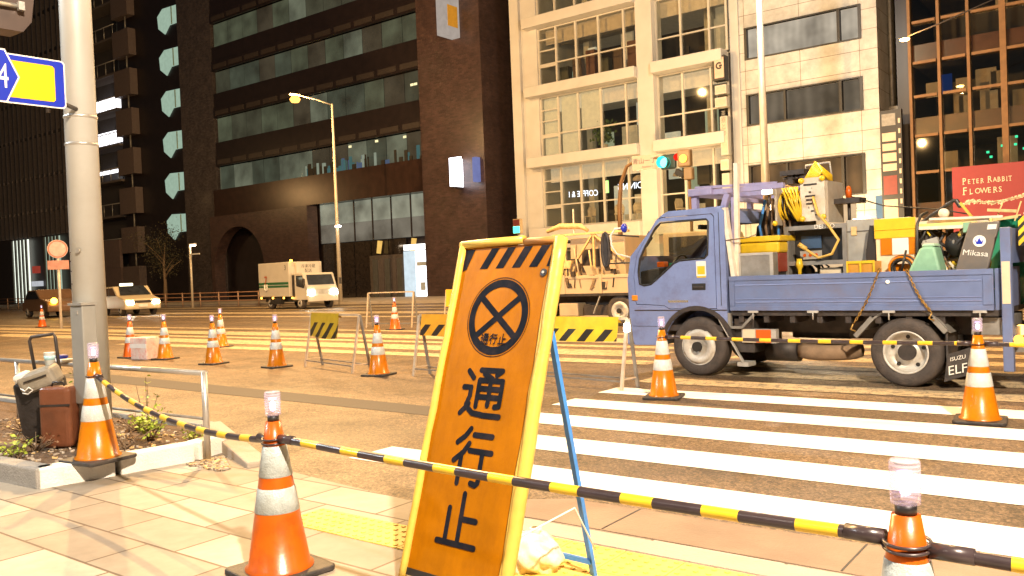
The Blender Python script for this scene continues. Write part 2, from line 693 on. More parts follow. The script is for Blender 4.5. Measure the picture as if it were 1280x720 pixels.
# zebra stripes, run along the street, each one painted sheet
m = MB()
for k in range(3):
    y0 = 4.28 + .9 * k
    m.face([(-4.86, y0, .004), (3.5, y0, .004), (3.5, y0 + .46, .004), (-4.86, y0 + .46, .004)])
for k in range(3, 5):
    y0 = 4.28 + .9 * k
    m.face([(-4.86, y0, .004), (3.5, y0, .004), (3.5, y0 + .44, .004), (-4.86, y0 + .44, .004)])
struct(m.build('crosswalk_marking', PAINT))
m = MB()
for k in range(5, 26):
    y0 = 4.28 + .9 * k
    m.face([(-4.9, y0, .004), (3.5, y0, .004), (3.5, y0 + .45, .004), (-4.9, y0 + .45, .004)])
# long bands standing in for bright light streaks and sodium patches on the road
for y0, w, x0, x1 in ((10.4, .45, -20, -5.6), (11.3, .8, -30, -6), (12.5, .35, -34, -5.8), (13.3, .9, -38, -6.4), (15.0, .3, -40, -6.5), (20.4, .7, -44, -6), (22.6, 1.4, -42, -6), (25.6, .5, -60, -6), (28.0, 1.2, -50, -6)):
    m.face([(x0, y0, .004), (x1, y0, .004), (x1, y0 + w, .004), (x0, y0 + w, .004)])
struct(m.build('stripes_and_light_bands', PAINT_SOD))

# tar seam patch
m = MB()
m.face([(-14, 6.2, .003), (-4.95, 5.95, .003), (-4.95, 6.35, .003), (-14, 6.75, .003)])
struct(m.build('road_patch', M('tar_patch', (.055, .045, .038), .7, var=.2, scale=40)))

# pavement
SW = .012
m = MB()
m.prism([(-16, -6), (7, -6), (7, 3.68), (-2.6, 3.68), (-3.6, 3.62), (-4.4, 3.7), (-5.3, 3.82), (-6.4, 4.16), (-16, 4.16)], -.05, SW, 'xy')
struct(m.build('pavement', SLAB, bevel=.008))
m = MB()
m.prism([(-3.5, 3.66), (-2.6, 3.70), (7, 3.70), (7, 4.14), (-2.75, 4.12)], -.04, .008, 'xy')
for k in range(5):
    m.box((-2.3 + .6 * k * 2, 3.71, .0082), (-2.29 + .6 * k * 2, 4.12, .0092), 1)
struct(m.build('concrete_apron', [CONC_D, BLACK]))
m = MB()
m.prism([(-2.95, 3.47), (7, 3.47), (7, 3.66), (-2.95, 3.64)], .012, .018, 'xy')
struct(m.build('edge_strip', CONC))
# tactile paving: studded slabs
m = MB()
for x0, y0, x1, y1 in ((-3.9, 2.92, -2.75, 3.3), (-2.6, 2.85, .8, 3.45)):
    nx, ny = round((x1 - x0) / .3), max(1, round((y1 - y0) / .3))
    for i in range(nx):
        for j in range(ny):
            a, b = x0 + i * .3, y0 + j * .3
            m.box((a + .003, b + .003, SW), (a + .297, b + .297, SW + .006))
            for p in range(5):
                for q in range(5):
                    cx, cy = a + .03 + p * .06, b + .03 + q * .06
                    m.prism([(cx + .013 * math.cos(t * PI / 3), cy + .013 * math.sin(t * PI / 3)) for t in range(6)], SW + .006, SW + .011, 'xy')
struct(m.build('tactile_paving', TACT))

# planted bed inside its kerb
m = MB()
m.prism([(-13, 2.30), (-6.1, 2.66), (-5.96, 3.8), (-6.5, 4.12), (-13, 4.14)], .0, .11, 'xy')
bed = struct(m.build('planting_bed', SOIL))


def kerbrun(pts, w, h, label, mat, h2=None):
    m = MB()
    for (a, b) in zip(pts, pts[1:]):
        A, B = Vector((*a, 0)), Vector((*b, 0))
        d = (B - A).normalized()
        nrm = Vector((-d.y, d.x, 0))
        g = d * .004
        hh = h2 or h
        A += g
        B -= g
        V = [m.v(p) for p in (A, B, B + nrm * w, A + nrm * w)]
        T = [m.v(p) for p in (A + Vector((0, 0, h)), B + Vector((0, 0, hh)), B + nrm * w + Vector((0, 0, hh)), A + nrm * w + Vector((0, 0, h)))]
        for q in ((V[0], V[1], T[1], T[0]), (V[1], V[2], T[2], T[1]), (V[2], V[3], T[3], T[2]), (V[3], V[0], T[0], T[3]), tuple(T), tuple(V[::-1])):
            m.bm.faces.new(q)
    return tag(m.build('kerb_stone', mat, bevel=.012), label, 'kerb stone', 'kerb stones around the planting bed')


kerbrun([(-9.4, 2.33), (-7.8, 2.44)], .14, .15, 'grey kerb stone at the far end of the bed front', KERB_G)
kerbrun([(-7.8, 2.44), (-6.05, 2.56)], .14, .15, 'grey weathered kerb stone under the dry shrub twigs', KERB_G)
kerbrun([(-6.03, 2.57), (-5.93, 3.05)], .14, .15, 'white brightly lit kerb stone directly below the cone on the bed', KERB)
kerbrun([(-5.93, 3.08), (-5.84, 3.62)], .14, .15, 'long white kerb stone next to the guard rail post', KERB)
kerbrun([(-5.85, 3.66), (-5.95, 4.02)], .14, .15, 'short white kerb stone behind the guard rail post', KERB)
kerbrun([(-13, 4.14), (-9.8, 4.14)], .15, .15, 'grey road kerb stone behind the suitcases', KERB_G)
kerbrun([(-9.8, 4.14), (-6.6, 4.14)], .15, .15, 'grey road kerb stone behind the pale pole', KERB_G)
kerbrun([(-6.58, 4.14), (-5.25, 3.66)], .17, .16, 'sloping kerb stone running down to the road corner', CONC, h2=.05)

# pebbles and dead leaves: uncountable
m = MB()
for k in range(1400):
    if k < 500:
        x, y, z = random.uniform(-5.78, -5.35), 0, .014
        y = random.uniform(3.5, 3.5 + (-5.2 - x) * .55)
    else:
        x, y, z = random.uniform(-9, -6.1), random.uniform(2.6, 4.0), .112
    s_ = random.uniform(.006, .018)
    a = random.uniform(0, PI)
    m.obox((x, y, z + s_ * .3), (s_ * math.cos(a), s_ * math.sin(a), random.uniform(-.3, .3) * s_), (-s_ * .7 * math.sin(a), s_ * .7 * math.cos(a), 0), (0, 0, s_ * .35), random.choice((0, 0, 1, 2)))
o = m.build('pebbles', [CONC, WOODP, TWIG])
o['kind'] = 'stuff'
tag(o, 'pebbles and dry leaf litter scattered over the planting bed soil', 'pebbles')


# ------------------------------------------------------------------ traffic cones
def cone_base(m, s=.19):
    m.prism([(s * math.copysign(1, math.cos(a)) * (1 if abs(math.cos(a)) > .5 else .88), s * math.copysign(1, math.sin(a)) * (1 if abs(math.sin(a)) > .5 else .88)) for a in [R(q) for q in (25, 65, 115, 155, 205, 245, 295, 335)]], 0, .028, 'xy')


def cr(z):
    return .142 + (z - .03) / (.70 - .03) * (.034 - .142)


def make_cone(label, loc, rz, mat=ORANGE, refl=REFL):
    t = thing('traffic_cone', label, 'traffic cone', loc, rz, 'orange traffic cones closing off the road')
    m = MB()
    cone_base(m)
    m.build('base', RUBB, t, bevel=.008)
    m = MB()
    m.lathe([(.155, .026), (.155, .036), (cr(.045), .045), (cr(.29), .29), (cr(.40), .40), (cr(.45), .45), (cr(.59), .59), (.034, .70), (.0, .702)], 36)
    m.build('body', mat, t)
    m = MB()
    m.lathe([(cr(.29) + .0005, .29), (cr(.292) + .0025, .292), (cr(.40) + .0025, .398), (cr(.40) + .0005, .40)], 36)
    m.build('reflective_band', refl, t)
    m = MB()
    m.lathe([(cr(.45) + .0005, .45), (cr(.45) + .0025, .452), (cr(.59) + .0025, .588), (cr(.59) + .0005, .59)], 36)
    m.build('reflective_band', refl, t)
    m = MB()
    m.lathe([(.0, .728), (.035, .728), (.037, .80), (.037, .832), (.031, .838), (0, .838)], 20)
    lens = m.build('lamp', CLEAR, t)
    m = MB()
    m.lathe([(.0, .699), (.026, .699), (.026, .727), (0, .727)], 16)
    m.build('collar', BLACK, lens)
    m = MB()
    m.lathe([(.0, .745), (.012, .75), (.013, .785), (0, .795)], 10, mi=0)
    m.lathe([(.0, .80), (.018, .80), (.018, .806), (0, .806)], 12, mi=1)
    m.build('bulb', [LED, LEDV], lens)
    m = MB()
    m.lathe([(.0, .826), (.026, .826), (.026, .834), (0, .834)], 16)
    m.build('solar_cell', GREY, lens)
    return t


c0 = make_cone('traffic cone on the planting bed in front of the pale pole', (-6.00, 2.96, .135), R(8))
GC = 'orange traffic cones closing off the road'
ORANGE_D = M('cone_worn_orange', (.50, .095, .004), .3, var=.15, scale=6, bump=.12, bscale=12, dirt=.75, dcol=(.20, .035, .006), dscale=5)
REFL_D = M('reflective_band_worn', (.40, .44, .43), .35, var=.15, scale=25, bump=.3, bscale=120, dirt=.55, dcol=(.24, .24, .21), dscale=10)
c2_ = make_cone('nearest whole traffic cone on the slab pavement, joined to striped bars on both sides', (-3.24, 2.41, SW), R(-8), ORANGE_D, REFL_D)
dup(c2_, (-.50, 2.24, .012), R(20), 'worn cone cut off by the lower picture edge, two striped bars ringed to its neck', GC)
dup(c0, (-4.04, 7.84, 0), R(15), 'cone standing in front of the blue truck front wheel', GC)
dup(c0, (-1.13, 7.66, 0), R(5), 'cone beside the rear mudflap of the blue truck', GC)
dup(c0, (-8.6, 8.19, 0), R(12), 'cone right next to the striped trestle with white reflective bands, nearer the orange signboard', GC)
dup(c0, (-11.11, 8.38, 0), R(-4), 'lone cone on the road between the cone pair and the first striped trestle', GC)
dup(c0, (-12.77, 8.34, 0), R(10), 'front cone of the overlapping cone pair', GC)
dup(c0, (-15.98, 10.64, 0), R(3), 'rear cone half hidden by the cone in front of it', GC)
dup(c0, (-14.67, 8.57, 0), R(14), 'cone standing right of the pink and white box', GC)
c1 = make_cone('redder cone standing left of the pink and white box', (-15.83, 8.54, 0), R(6), ORANGE_R)
dup(c1, (-15.6, 15.5, 0), R(6), 'distant red orange cone beside the bare metal trestle', GC)
dup(c1, (-33.6, 14.7, 0), R(6), 'tiny distant cone left of the pale pole', GC)


# ------------------------------------------------------------------ striped bars
def striped_bar(label, a, b, sag=0, cat='cone bar', r=.0175, side=1, n=40):
    a, b = Vector(a), Vector(b)
    t = thing('striped_bar', label, cat, a, 0, 'yellow and black bars between the cones')
    L = (b - a).length
    d = (b - a).normalized()
    m = MB(off=a)
    A, B = a + d * .06, b - d * .06
    L2 = (B - A).length
    pts, idx = [A], []
    x, i = 0, 0
    while x < L2 - .01:
        st = .165 if i % 2 == 0 else .115
        for q in range(2):
            x2 = min(L2, x + st / 2)
            idx.append(i % 2)
            f = x2 / L2
            pts.append(A + (B - A) * f + Vector((0, 0, -4 * sag * f * (1 - f))))
            x = x2
            if x >= L2:
                break
        i += 1
    m.tube(pts, r, 14, mifn=lambda k: idx[k])
    m.build('bar', [BARB, YEL], t)
    for e, s_ in ((a, 1), (b, -1)):
        m = MB(off=a)
        m.tube([e + d * s_ * .05, e + d * s_ * .15], r * 1.18, 14, mi=0)
        rr = .055
        m.tube([e + Vector((rr * math.cos(q * PI / 12), rr * math.sin(q * PI / 12), .004 * math.sin(q * PI / 12))) for q in range(24)], .0045, 6, closed=True)
        m.build('end_ring', BARB, t)
    return t


striped_bar('sagging striped bar between the cone on the planting bed and the nearest whole cone', (-6.00, 2.96, .74), (-3.24, 2.41, .615), .10)
striped_bar('long striped bar crossing in front of the orange signboard', (-3.24, 2.41, .635), (-.50, 2.24, .645), .015)
striped_bar('striped bar leaving the frame at the lower corner beyond the cut off cone', (-.50, 2.24, .63), (1.9, 2.3, .60), .01)
striped_bar('striped bar in front of the blue truck between its two cones', (-4.04, 7.84, .63), (-1.13, 7.66, .63), .012)
striped_bar('striped bar running out of the frame from the cone by the mudflap', (-1.13, 7.66, .63), (1.6, 7.5, .63), .012)

# ------------------------------------------------------------------ orange signboard
al, th, BH, BW = -.0662, .3143, 1.555, .62
sb = thing('sign_board', 'tall leaning orange no passage signboard with yellow taped edges', 'sign board', (-2.643, 2.573, SW))
sb.rotation_euler = (0, 0, al)
# board frame: local u = x, local v leans away along +y
UV = (0, math.sin(th), math.cos(th))
NN = (0, -math.cos(th), math.sin(th))


def bp_(u, v, w=0):
    return (u, v * UV[1] + w * NN[1], v * UV[2] + w * NN[2])


def bbox(m, u0, v0, u1, v1, w0, w1, mi=None):
    c = bp_((u0 + u1) / 2, (v0 + v1) / 2, (w0 + w1) / 2)
    return m.obox(c, (abs(u1 - u0) / 2, 0, 0), tuple(k * abs(v1 - v0) / 2 for k in UV), tuple(k * abs(w1 - w0) / 2 for k in NN), mi)


m = MB()
bbox(m, .035, .075, BW - .035, BH - .02, -.012, 0)
m.build('panel', woodface(), sb)
m = MB()
rg = random.Random(3)
# edge tape: slightly bulging rails made of short pieces
def rail(m, u, v0, v1, wd, n=14):
    pts = [(u + rg.uniform(-.003, .003), v0 + (v1 - v0) * k / n) for k in range(n + 1)]
    for (a, b) in zip(pts, pts[1:]):
        pass
    m.tube([bp_(p[0], p[1], .004) for p in pts], [wd * rg.uniform(.93, 1.07) for _ in pts], 10)
rail(m, .024, .0, BH, .018)
m.build('edge_tape', YELP, sb)
m = MB()
rail(m, BW - .014, .0, BH, .028)
rail(m, BW - .040, .02, BH - .02, .013)
m.build('edge_tape', YELP, sb)
m = MB()
m.tube([bp_(.01, BH - .004, .004), bp_(.2, BH, .006), bp_(.40, BH + .002, .006)], .019, 8)
m.build('edge_tape', YELP, sb)
m = MB()
m.tube([bp_(.40, BH - .006, .002), bp_(BW, BH - .006, .002)], .016, 8)
m.build('top_rail', M('brown_tape', (.45, .2, .05), .5, var=.2), sb)
m = MB()
bbox(m, .035, .055, BW - .035, .085, -.012, .003)
m.build('bottom_rail', BLACK, sb)
# black hazard stripes along the top
m = MB()
w = .0018
for k in range(6):
    u = .055 + k * .098
    s_ = .055
    q = [(u, 1.43), (u + .048, 1.43), (u + .048 + s_, 1.527), (u + s_, 1.527)]
    q = [(max(.04, min(BW - .055, a)), b) for a, b in q]
    if k == 0:
        q = [(.045, 1.42), (.07, 1.43), (.105, 1.527), (.045, 1.527)]
    if k == 5:
        q = [(.545, 1.43), (.562, 1.43), (.562, 1.49)]
    m.face([bp_(a, b, w) for a, b in q])
m.build('hazard_stripe', TEXTK, sb)
# circle emblem with cross
m = MB()
cx, cy = .316, 1.205
n = 56


def ring(m, r0, r1, sx=1.0):
    for k in range(n):
        a0, a1 = 2 * PI * k / n, 2 * PI * (k + 1) / n
        m.face([bp_(cx + r0 * math.cos(a0), cy + r0 * math.sin(a0), w), bp_(cx + r1 * math.cos(a0), cy + r1 * math.sin(a0), w), bp_(cx + r1 * math.cos(a1), cy + r1 * math.sin(a1), w), bp_(cx + r0 * math.cos(a1), cy + r0 * math.sin(a1), w)])


ring(m, .136, .172)
ring(m, .178, .1815)
for s_ in (1, -1):
    dx, dy = math.cos(R(38)), math.sin(R(38)) * s_
    px_, py_ = -dy * .015, dx * .015
    for e0, e1 in ((-.139, .139),):
        m.face([bp_(cx + dx * e0 + px_, cy + dy * e0 + py_, w + .0004 * s_), bp_(cx + dx * e1 + px_, cy + dy * e1 + py_, w + .0004 * s_), bp_(cx + dx * e1 - px_, cy + dy * e1 - py_, w + .0004 * s_), bp_(cx + dx * e0 - px_, cy + dy * e0 - py_, w + .0004 * s_)])
m.build('emblem', TEXTK, sb)

TSU = [[(8, 92), (22, 78)], [(2, 58), (20, 58), (20, 40), (14, 22)], [(20, 24), (2, 4)], [(16, 18), (32, 6), (60, 3), (98, 3)],
       [(38, 95), (90, 95), (78, 86)], [(48, 88), (68, 78)], [(38, 20), (38, 74), (94, 74), (94, 24), (84, 22)], [(38, 57), (94, 57)], [(38, 40), (94, 40)], [(66, 78), (66, 24)]]
GYO = [[(36, 98), (24, 84), (6, 72)], [(38, 72), (26, 56), (4, 40)], [(22, 54), (22, 2)], [(48, 88), (94, 88)], [(42, 60), (98, 60)], [(76, 60), (76, 8), (70, 3), (58, 5)]]
SHI = [[(54, 98), (54, 6)], [(22, 68), (22, 6)], [(54, 52), (92, 52)], [(2, 5), (98, 5)]]


def stroke(m, pts, r, w):
    """rounded stroke drawn on the board as flat capsules"""
    for i, (a, b) in enumerate(zip(pts, pts[1:])):
        dx, dy = b[0] - a[0], b[1] - a[1]
        an = math.atan2(dy, dx)
        poly = []
        for k in range(9):
            q = an + PI / 2 + PI * k / 8
            poly.append((a[0] + r * math.cos(q), a[1] + r * math.sin(q)))
        for k in range(9):
            q = an - PI / 2 + PI * k / 8
            poly.append((b[0] + r * math.cos(q), b[1] + r * math.sin(q)))
        m.face([bp_(p[0], p[1], w + .00025 * i) for p in poly])


def glyph(m, G, u0, v0, u1, v1, r, w=.0018):
    for j, st in enumerate(G):
        stroke(m, [(u0 + (u1 - u0) * p[0] / 100, v0 + (v1 - v0) * p[1] / 100) for p in st], r, w + .0006 * j / len(G) + .0007 * (j % 2))


for g, box_ in ((TSU, (.185, .762, .425, .975)), (GYO, (.195, .468, .418, .712)), (SHI, (.183, .215, .408, .438))):
    m = MB()
    glyph(m, g, *box_, .0125)
    m.build('character', TEXTK, sb)
m = MB()
for k, g in enumerate((TSU, GYO, SHI)):
    glyph(m, g, .24 + k * .052, 1.082, .24 + k * .052 + .045, 1.128, .0028, .0034)
m.build('small_lettering', TEXTK, sb)
m = MB()
m.tube([bp_(.537, 1.402, 0), bp_(.537, 1.402, .006)], .017, 14, mi=0)
m.tube([bp_(.537, 1.402, .006), bp_(.537, 1.402, .010)], .006, 10, mi=1)
m.build('bolt', [BLACK, GREYL], sb)
m = MB()
# rear support legs in blue steel
top = bp_(BW - .02, 1.15, -.03)
foot = (BW + .02, .57 + .0, 0.0)
m.bar(top, foot, .028, .018)
m.build('leg', BLUES, sb)
m = MB()
m.bar(bp_(.04, 1.15, -.03), (.0, .57, 0), .028, .018)
m.build('leg', BLUES, sb)
m = MB()
m.bar((.0, .55, .07), (BW + .02, .55, .07), .02, .02)
m.build('crossbar', BLUES, sb)
m = MB()
m.tube([bp_(.60, .30, -.02), (.64, .45, .33), (.69, .52, .14)], .004, 6)
m.build('stay_wire', WHITE, sb)


# sandbags behind the board
def sandbag(label, loc, sx, sy, sz, seed, mat):
    rnd = random.Random(seed)
    bm = bmesh.new()
    bmesh.ops.create_icosphere(bm, subdivisions=4, radius=1)
    ph = [rnd.uniform(0, 6) for _ in range(6)]
    for v in bm.verts:
        x, y, z = v.co
        k = 1 + .10 * math.sin(3 * x + ph[0]) * math.cos(4 * y + ph[1]) + .07 * math.sin(9 * x + 7 * z + ph[2]) + .05 * math.sin(15 * y - 11 * x + ph[3])
        v.co = Vector((x * sx * k, y * sy * k, max(-.75, z) * sz * k + sz * .75))
    for f in bm.faces:
        f.smooth = True
    t = thing('sandbag', label, 'sandbag', loc, 0, 'sandbags weighing down the signboard')
    m = MB()
    m.bm.free()
    m.bm = bm
    m.build('bag', mat, t)
    m = MB()
    m.lathe([(.02, sz * 1.5), (.012, sz * 1.62), (.035, sz * 1.95), (.02, sz * 1.97)], 9, c=(sx * .2, 0, 0), smooth=True)
    m.build('tied_neck', mat, t)
    return t


def bagmat(n, c1, c2):
    m = M(n, c1, .55, var=.15, scale=20, bump=.25, bscale=18, dirt=1, dcol=c2, dscale=7)
    return m


sandbag('white and yellow sandbag with orange blotches close behind the signboard foot', (-2.46, 2.98, SW), .15, .11, .10, 1, bagmat('bag_white', (.7, .62, .45), (.75, .40, .02)))
sandbag('paler sandbag with a tied yellow neck next to the blue leg', (-2.25, 3.03, SW), .14, .11, .10, 2, bagmat('bag_pale', (.75, .68, .5), (.8, .6, .1)))


# ------------------------------------------------------------------ trestle barriers
def trestle(label, loc, L, Hh, rz, mat, cloth=(0, 1), drop=.38, spread=.30, lettering=False, front_cloth=True, lamp=False):
    t = thing('trestle_barrier', label, 'barrier', loc, rz, 'folding trestle barriers on the road')
    fm = M('trestle_steel', (.62, .50, .36), .45, .3, var=.2, scale=9)
    for x in (0, L):
        for y in (-spread / 2, spread / 2):
            m = MB()
            m.bar((x + (.02 if y > 0 else 0), 0, Hh), (x, y, 0), .036, .026)
            m.build('leg', fm if y < 0 else GREY, t)
        m = MB()
        m.bar((x, -spread * .4, .12), (x, spread * .4, .12), .014, .014)
        m.build('brace', fm, t)
    for y in (-spread / 2, spread / 2):
        m = MB()
        m.bar((0, y * .88, .10), (L, y * .88, .10), .016, .016)
        m.build('lower_bar', GREY, t)
    m = MB()
    m.bar((0, 0, Hh), (L, 0, Hh), .03, .03)
    m.build('top_bar', fm, t)
    if front_cloth:
        m = MB()
        x0, x1 = L * cloth[0], L * cloth[1]
        nx, nz = 40, 8
        rnd = random.Random(hash(label) % 1000 if False else len(label))
        ph = rnd.uniform(0, 6)

        def cp(i, j):
            u, v = i / nx, j / nz
            wv = .012 * math.sin(9 * u + ph + 2 * v) + .006 * math.sin(23 * u)
            return (x0 + (x1 - x0) * u, -.022 - .12 * v * .35 + wv * v, Hh + .018 - drop * v - .012 * v * math.sin(5 * u + ph))
        g = [[m.v(cp(i, j)) for j in range(nz + 1)] for i in range(nx + 1)]
        for i in range(nx):
            for j in range(nz):
                f = m.bm.faces.new((g[i][j], g[i + 1][j], g[i + 1][j + 1], g[i][j + 1]))
                f.smooth = True
        # over the bar to the back
        for i in range(nx):
            m.face([cp(i, 0), cp(i + 1, 0), (cp(i + 1, 0)[0], .03, Hh - .05), (cp(i, 0)[0], .03, Hh - .05)])
        m.build('banner', mat, t)
    if lettering:
        m = MB()
        m.text('安全', .17, (L * .5 - .3, -.10, Hh - drop * .55))
        m.text('第一', .17, (L * .5 + .3, -.10, Hh - drop * .55))
        m.box((L * .5 - .02, -.10, Hh - drop * .75), (L * .5 + .02, -.095, Hh - drop * .35))
        m.box((L * .5 - .07, -.102, Hh - drop * .62), (L * .5 + .07, -.097, Hh - drop * .48))
        m.build('lettering', TEXTK, t)
    if lamp:
        m = MB()
        m.lathe([(0, -.05), (.035, -.04), (.04, 0), (.03, .05), (0, .055)], 12, c=(L + .03, -.05, Hh - .1))
        m.build('warning_lamp', emis('barrier_lamp', (1, .9, .7), 14), t)
    return t


def hazmat(name, c1, c2, w, lo, hi, ang=1.0):
    """diagonal stripes limited to a band z lo..hi"""
    m = M(name, c1, .45, var=.1, scale=9, dirt=.25, dcol=(.4, .25, .03), dscale=6)
    n, l = m.node_tree.nodes, m.node_tree.links
    b = n['Principled BSDF']
    tc = n.new('ShaderNodeTexCoord')
    sp = n.new('ShaderNodeSeparateXYZ')
    l.new(tc.outputs['Object'], sp.inputs[0])

    def mth(op, a, c):
        x = n.new('ShaderNodeMath')
        x.operation = op
        for i, q in enumerate((a, c)):
            if isinstance(q, (int, float)):
                x.inputs[i].default_value = q
            else:
                l.new(q, x.inputs[i])
        return x.outputs[0]
    zz = mth('MULTIPLY', sp.outputs[2], ang)
    d = mth('SUBTRACT', sp.outputs[0], zz)
    fr = mth('FRACT', mth('ADD', mth('DIVIDE', d, w), 10), 0)
    st = mth('LESS_THAN', fr, .45)
    st = mth('MULTIPLY', st, mth('GREATER_THAN', sp.outputs[2], lo))
    st = mth('MULTIPLY', st, mth('LESS_THAN', sp.outputs[2], hi))
    mx = n.new('ShaderNodeMix')
    mx.data_type = 'RGBA'
    l.new(st, mx.inputs[0])
    l.new(b.inputs['Base Color'].links[0].from_socket, mx.inputs[6])
    mx.inputs[7].default_value = (*c2, 1)
    l.new(mx.outputs[2], b.inputs['Base Color'])
    return m


HZB = hazmat('hazard_cloth_bright', (.80, .55, .02), (.025, .02, .012), .27, .52, .665, 1.0)
HZ = hazmat('hazard_cloth_yellow', (.80, .55, .02), (.025, .02, .012), .27, .44, .66, 1.0)
HZD = hazmat('hazard_cloth_dull', (.50, .33, .02), (.03, .025, .012), .27, .44, .70, 1.0)
HZO = hazmat('hazard_cloth_orange_lit', (.78, .36, .02), (.03, .02, .012), .27, .55, .70, 1.0)  # orange lamp light put into the cloth colour
trestle('trestle with a short dull yellow striped cloth, left one of the road trestles', (-10.62, 8.72, 0), 1.55, .83, R(-14), HZD, (.02, .62))
trestle('trestle half behind the orange signboard with an orange striped cloth', (-8.0, 8.42, 0), 1.5, .82, R(-6), HZO, (.05, .95), .30)
trestle('trestle with bright yellow black striped banner next to the blue truck cab', (-6.15, 8.45, 0), 1.5, .79, R(-8), HZB, (.0, .93), .28, lamp=True)
trestle('far trestle with a plain yellow lettered banner behind the signboard edge', (-15.3, 17.2, 0), 1.9, .95, R(0), M('plain_yellow_cloth', (.75, .42, .03), .5, var=.1), (.0, 1), .45, lettering=True)
trestle('bare metal trestle without cloth beside the distant cone', (-17.3, 16.2, 0), 1.5, .95, R(10), HZ, front_cloth=False)

# box between two cones
t = thing('storage_box', 'small pink and white box on the road between two cones', 'box', (-15.15, 8.45, 0), R(10))
m = MB()
m.box((-.22, -.15, 0), (.22, .15, .42))
m.build('body', M('pink_box', (.7, .55, .48), .5, var=.2, scale=5, dirt=.7, dcol=(.6, .12, .06), dscale=9), t, bevel=.02)
m = MB()
m.box((-.225, -.156, .22), (.225, -.151, .30))
m.build('label_strip', WHITE, t)

# ------------------------------------------------------------------ pale pole with its cabinet, signs
pp = thing('utility_pole', 'thick pale grey pole rising out of the planting bed', 'pole', (-6.83, 3.36, .1))
m = MB()
m.tube([(0, 0, 0), (0, 0, 4), (0, 0, 8)], [.128, .116, .102], 40)
m.build('shaft', POLE, pp)
m = MB()
fx, fy = fw.x, fw.y
m.box((-.14, -.115, .35), (.055, .0, 1.13))
cab = m.build('cabinet', M('cabinet_grey', (.30, .29, .26), .45, .2, var=.08, dirt=.3, dcol=(.2, .17, .13)), pp, bevel=.01)
cab.location = (.13, -.04, 0)
m = MB()
m.box((-.15, -.125, 1.13), (.065, .0, 1.15))
m.box((-.03, -.121, 1.06), (-.01, -.115, 1.09))
cab2 = m.build('cabinet_lid', STEEL, cab)
for zz in (1.55, 1.48, 1.4, 1.3):
    m = MB()
    m.tube([(.02, -.142, zz), (.03, -.147, zz)], .006, 8)
    m.build('bolt', DARK, pp)
m = MB()
m.tube([(.085, -.105, 1.56), (.10, -.125, 1.56)], .016, 12)
m.build('bolt', STEEL, pp)
m = MB()
for zz in (2.4, 2.62):
    m = MB()
    m.lathe([(.122, zz), (.1265, zz + .005), (.1265, zz + .02), (.1215, zz + .025)], 30)
    m.build('band', STEEL, pp)

# direction sign: blue plate with yellow field and route hexagon
sgn = thing('direction_sign', 'blue bordered direction plate with a yellow field and route number hexagon', 'road sign', (-6.9, 3.3, 3.05))
face_dir = Vector((.80, -.60, 0)).normalized()  # faces the camera side
ux = Vector((.07, .998, 0)).normalized()
# plate axes
uy = Vector((0, 0, 1))
nz = ux.cross(uy)
if nz.dot(Vector((.9, -.4, 0))) < 0:
    nz = -nz


def plate(m, pts, w, mi=0):
    m.mi = mi
    m.face([ux * a + uy * b + nz * w for a, b in pts])


def rr_(x0, y0, x1, y1, r, n=5):
    o = []
    for cx_, cy_, a in ((x1 - r, y0 + r, -90), (x1 - r, y1 - r, 0), (x0 + r, y1 - r, 90), (x0 + r, y0 + r, 180)):
        for k in range(n + 1):
            q = R(a + 90 * k / n)
            o.append((cx_ + r * math.cos(q), cy_ + r * math.sin(q)))
    return o


def arm_sheets(root, x1, y0, y1):
    pass


sgn.location = (-6.43, 3.064, 2.88)
m = MB()
m.mi = 0
pts = rr_(-.85, -.178, .0, .178, .03)
A = [ux * a + uy * b for a, b in pts]
m.face([p + nz * 0 for p in A])
m.face([p + nz * -.006 for p in A[::-1]])
for k in range(len(A)):
    m.face([A[k], A[(k + 1) % len(A)], A[(k + 1) % len(A)] - nz * .006, A[k] - nz * .006])
m.build('plate', WHITE, sgn)
m = MB()
plate(m, rr_(-.842, -.168, -.010, .168, .025), .0015)
m.build('blue_field', SIGNBLUE, sgn)
m = MB()
plate(m, [(-.8, -.135), (-.09, -.135), (-.075, -.12), (-.075, .115), (-.09, .13), (-.8, .13)], .003)
m.build('yellow_field', SIGNYEL, sgn)


def hexp(r, c=(-.56, 0)):
    return [(c[0] + a * r, c[1] + b * r) for a, b in ((1.0, .0), (.56, .94), (-.56, .94), (-1, 0), (-.56, -.94), (.56, -.94))]


m = MB()
plate(m, hexp(.203, (-.515, .012)), .006)
m.build('hexagon_border', WHITE, sgn)
m = MB()
plate(m, hexp(.190, (-.515, .012)), .0075)
m.build('hexagon', SIGNBLUE, sgn)
m = MB()
m.text('414', .25, ux * -.50 + nz * .0095 + uy * .0, ux=ux, uy=uy, wscale=.62)
m.build('route_number', TEXTW, sgn)
m = MB()
m.tube([ux * -1.3 - nz * .03 - uy * .1, ux * -.1 - nz * .03 - uy * .1, Vector((-.38, .30, -.1))], .018, 8)
m.tube([ux * -.12 - nz * .03 - uy * .21, ux * -.12 - nz * .03 + uy * .1], .016, 8)
m.build('mounting_arm', DARK, sgn)

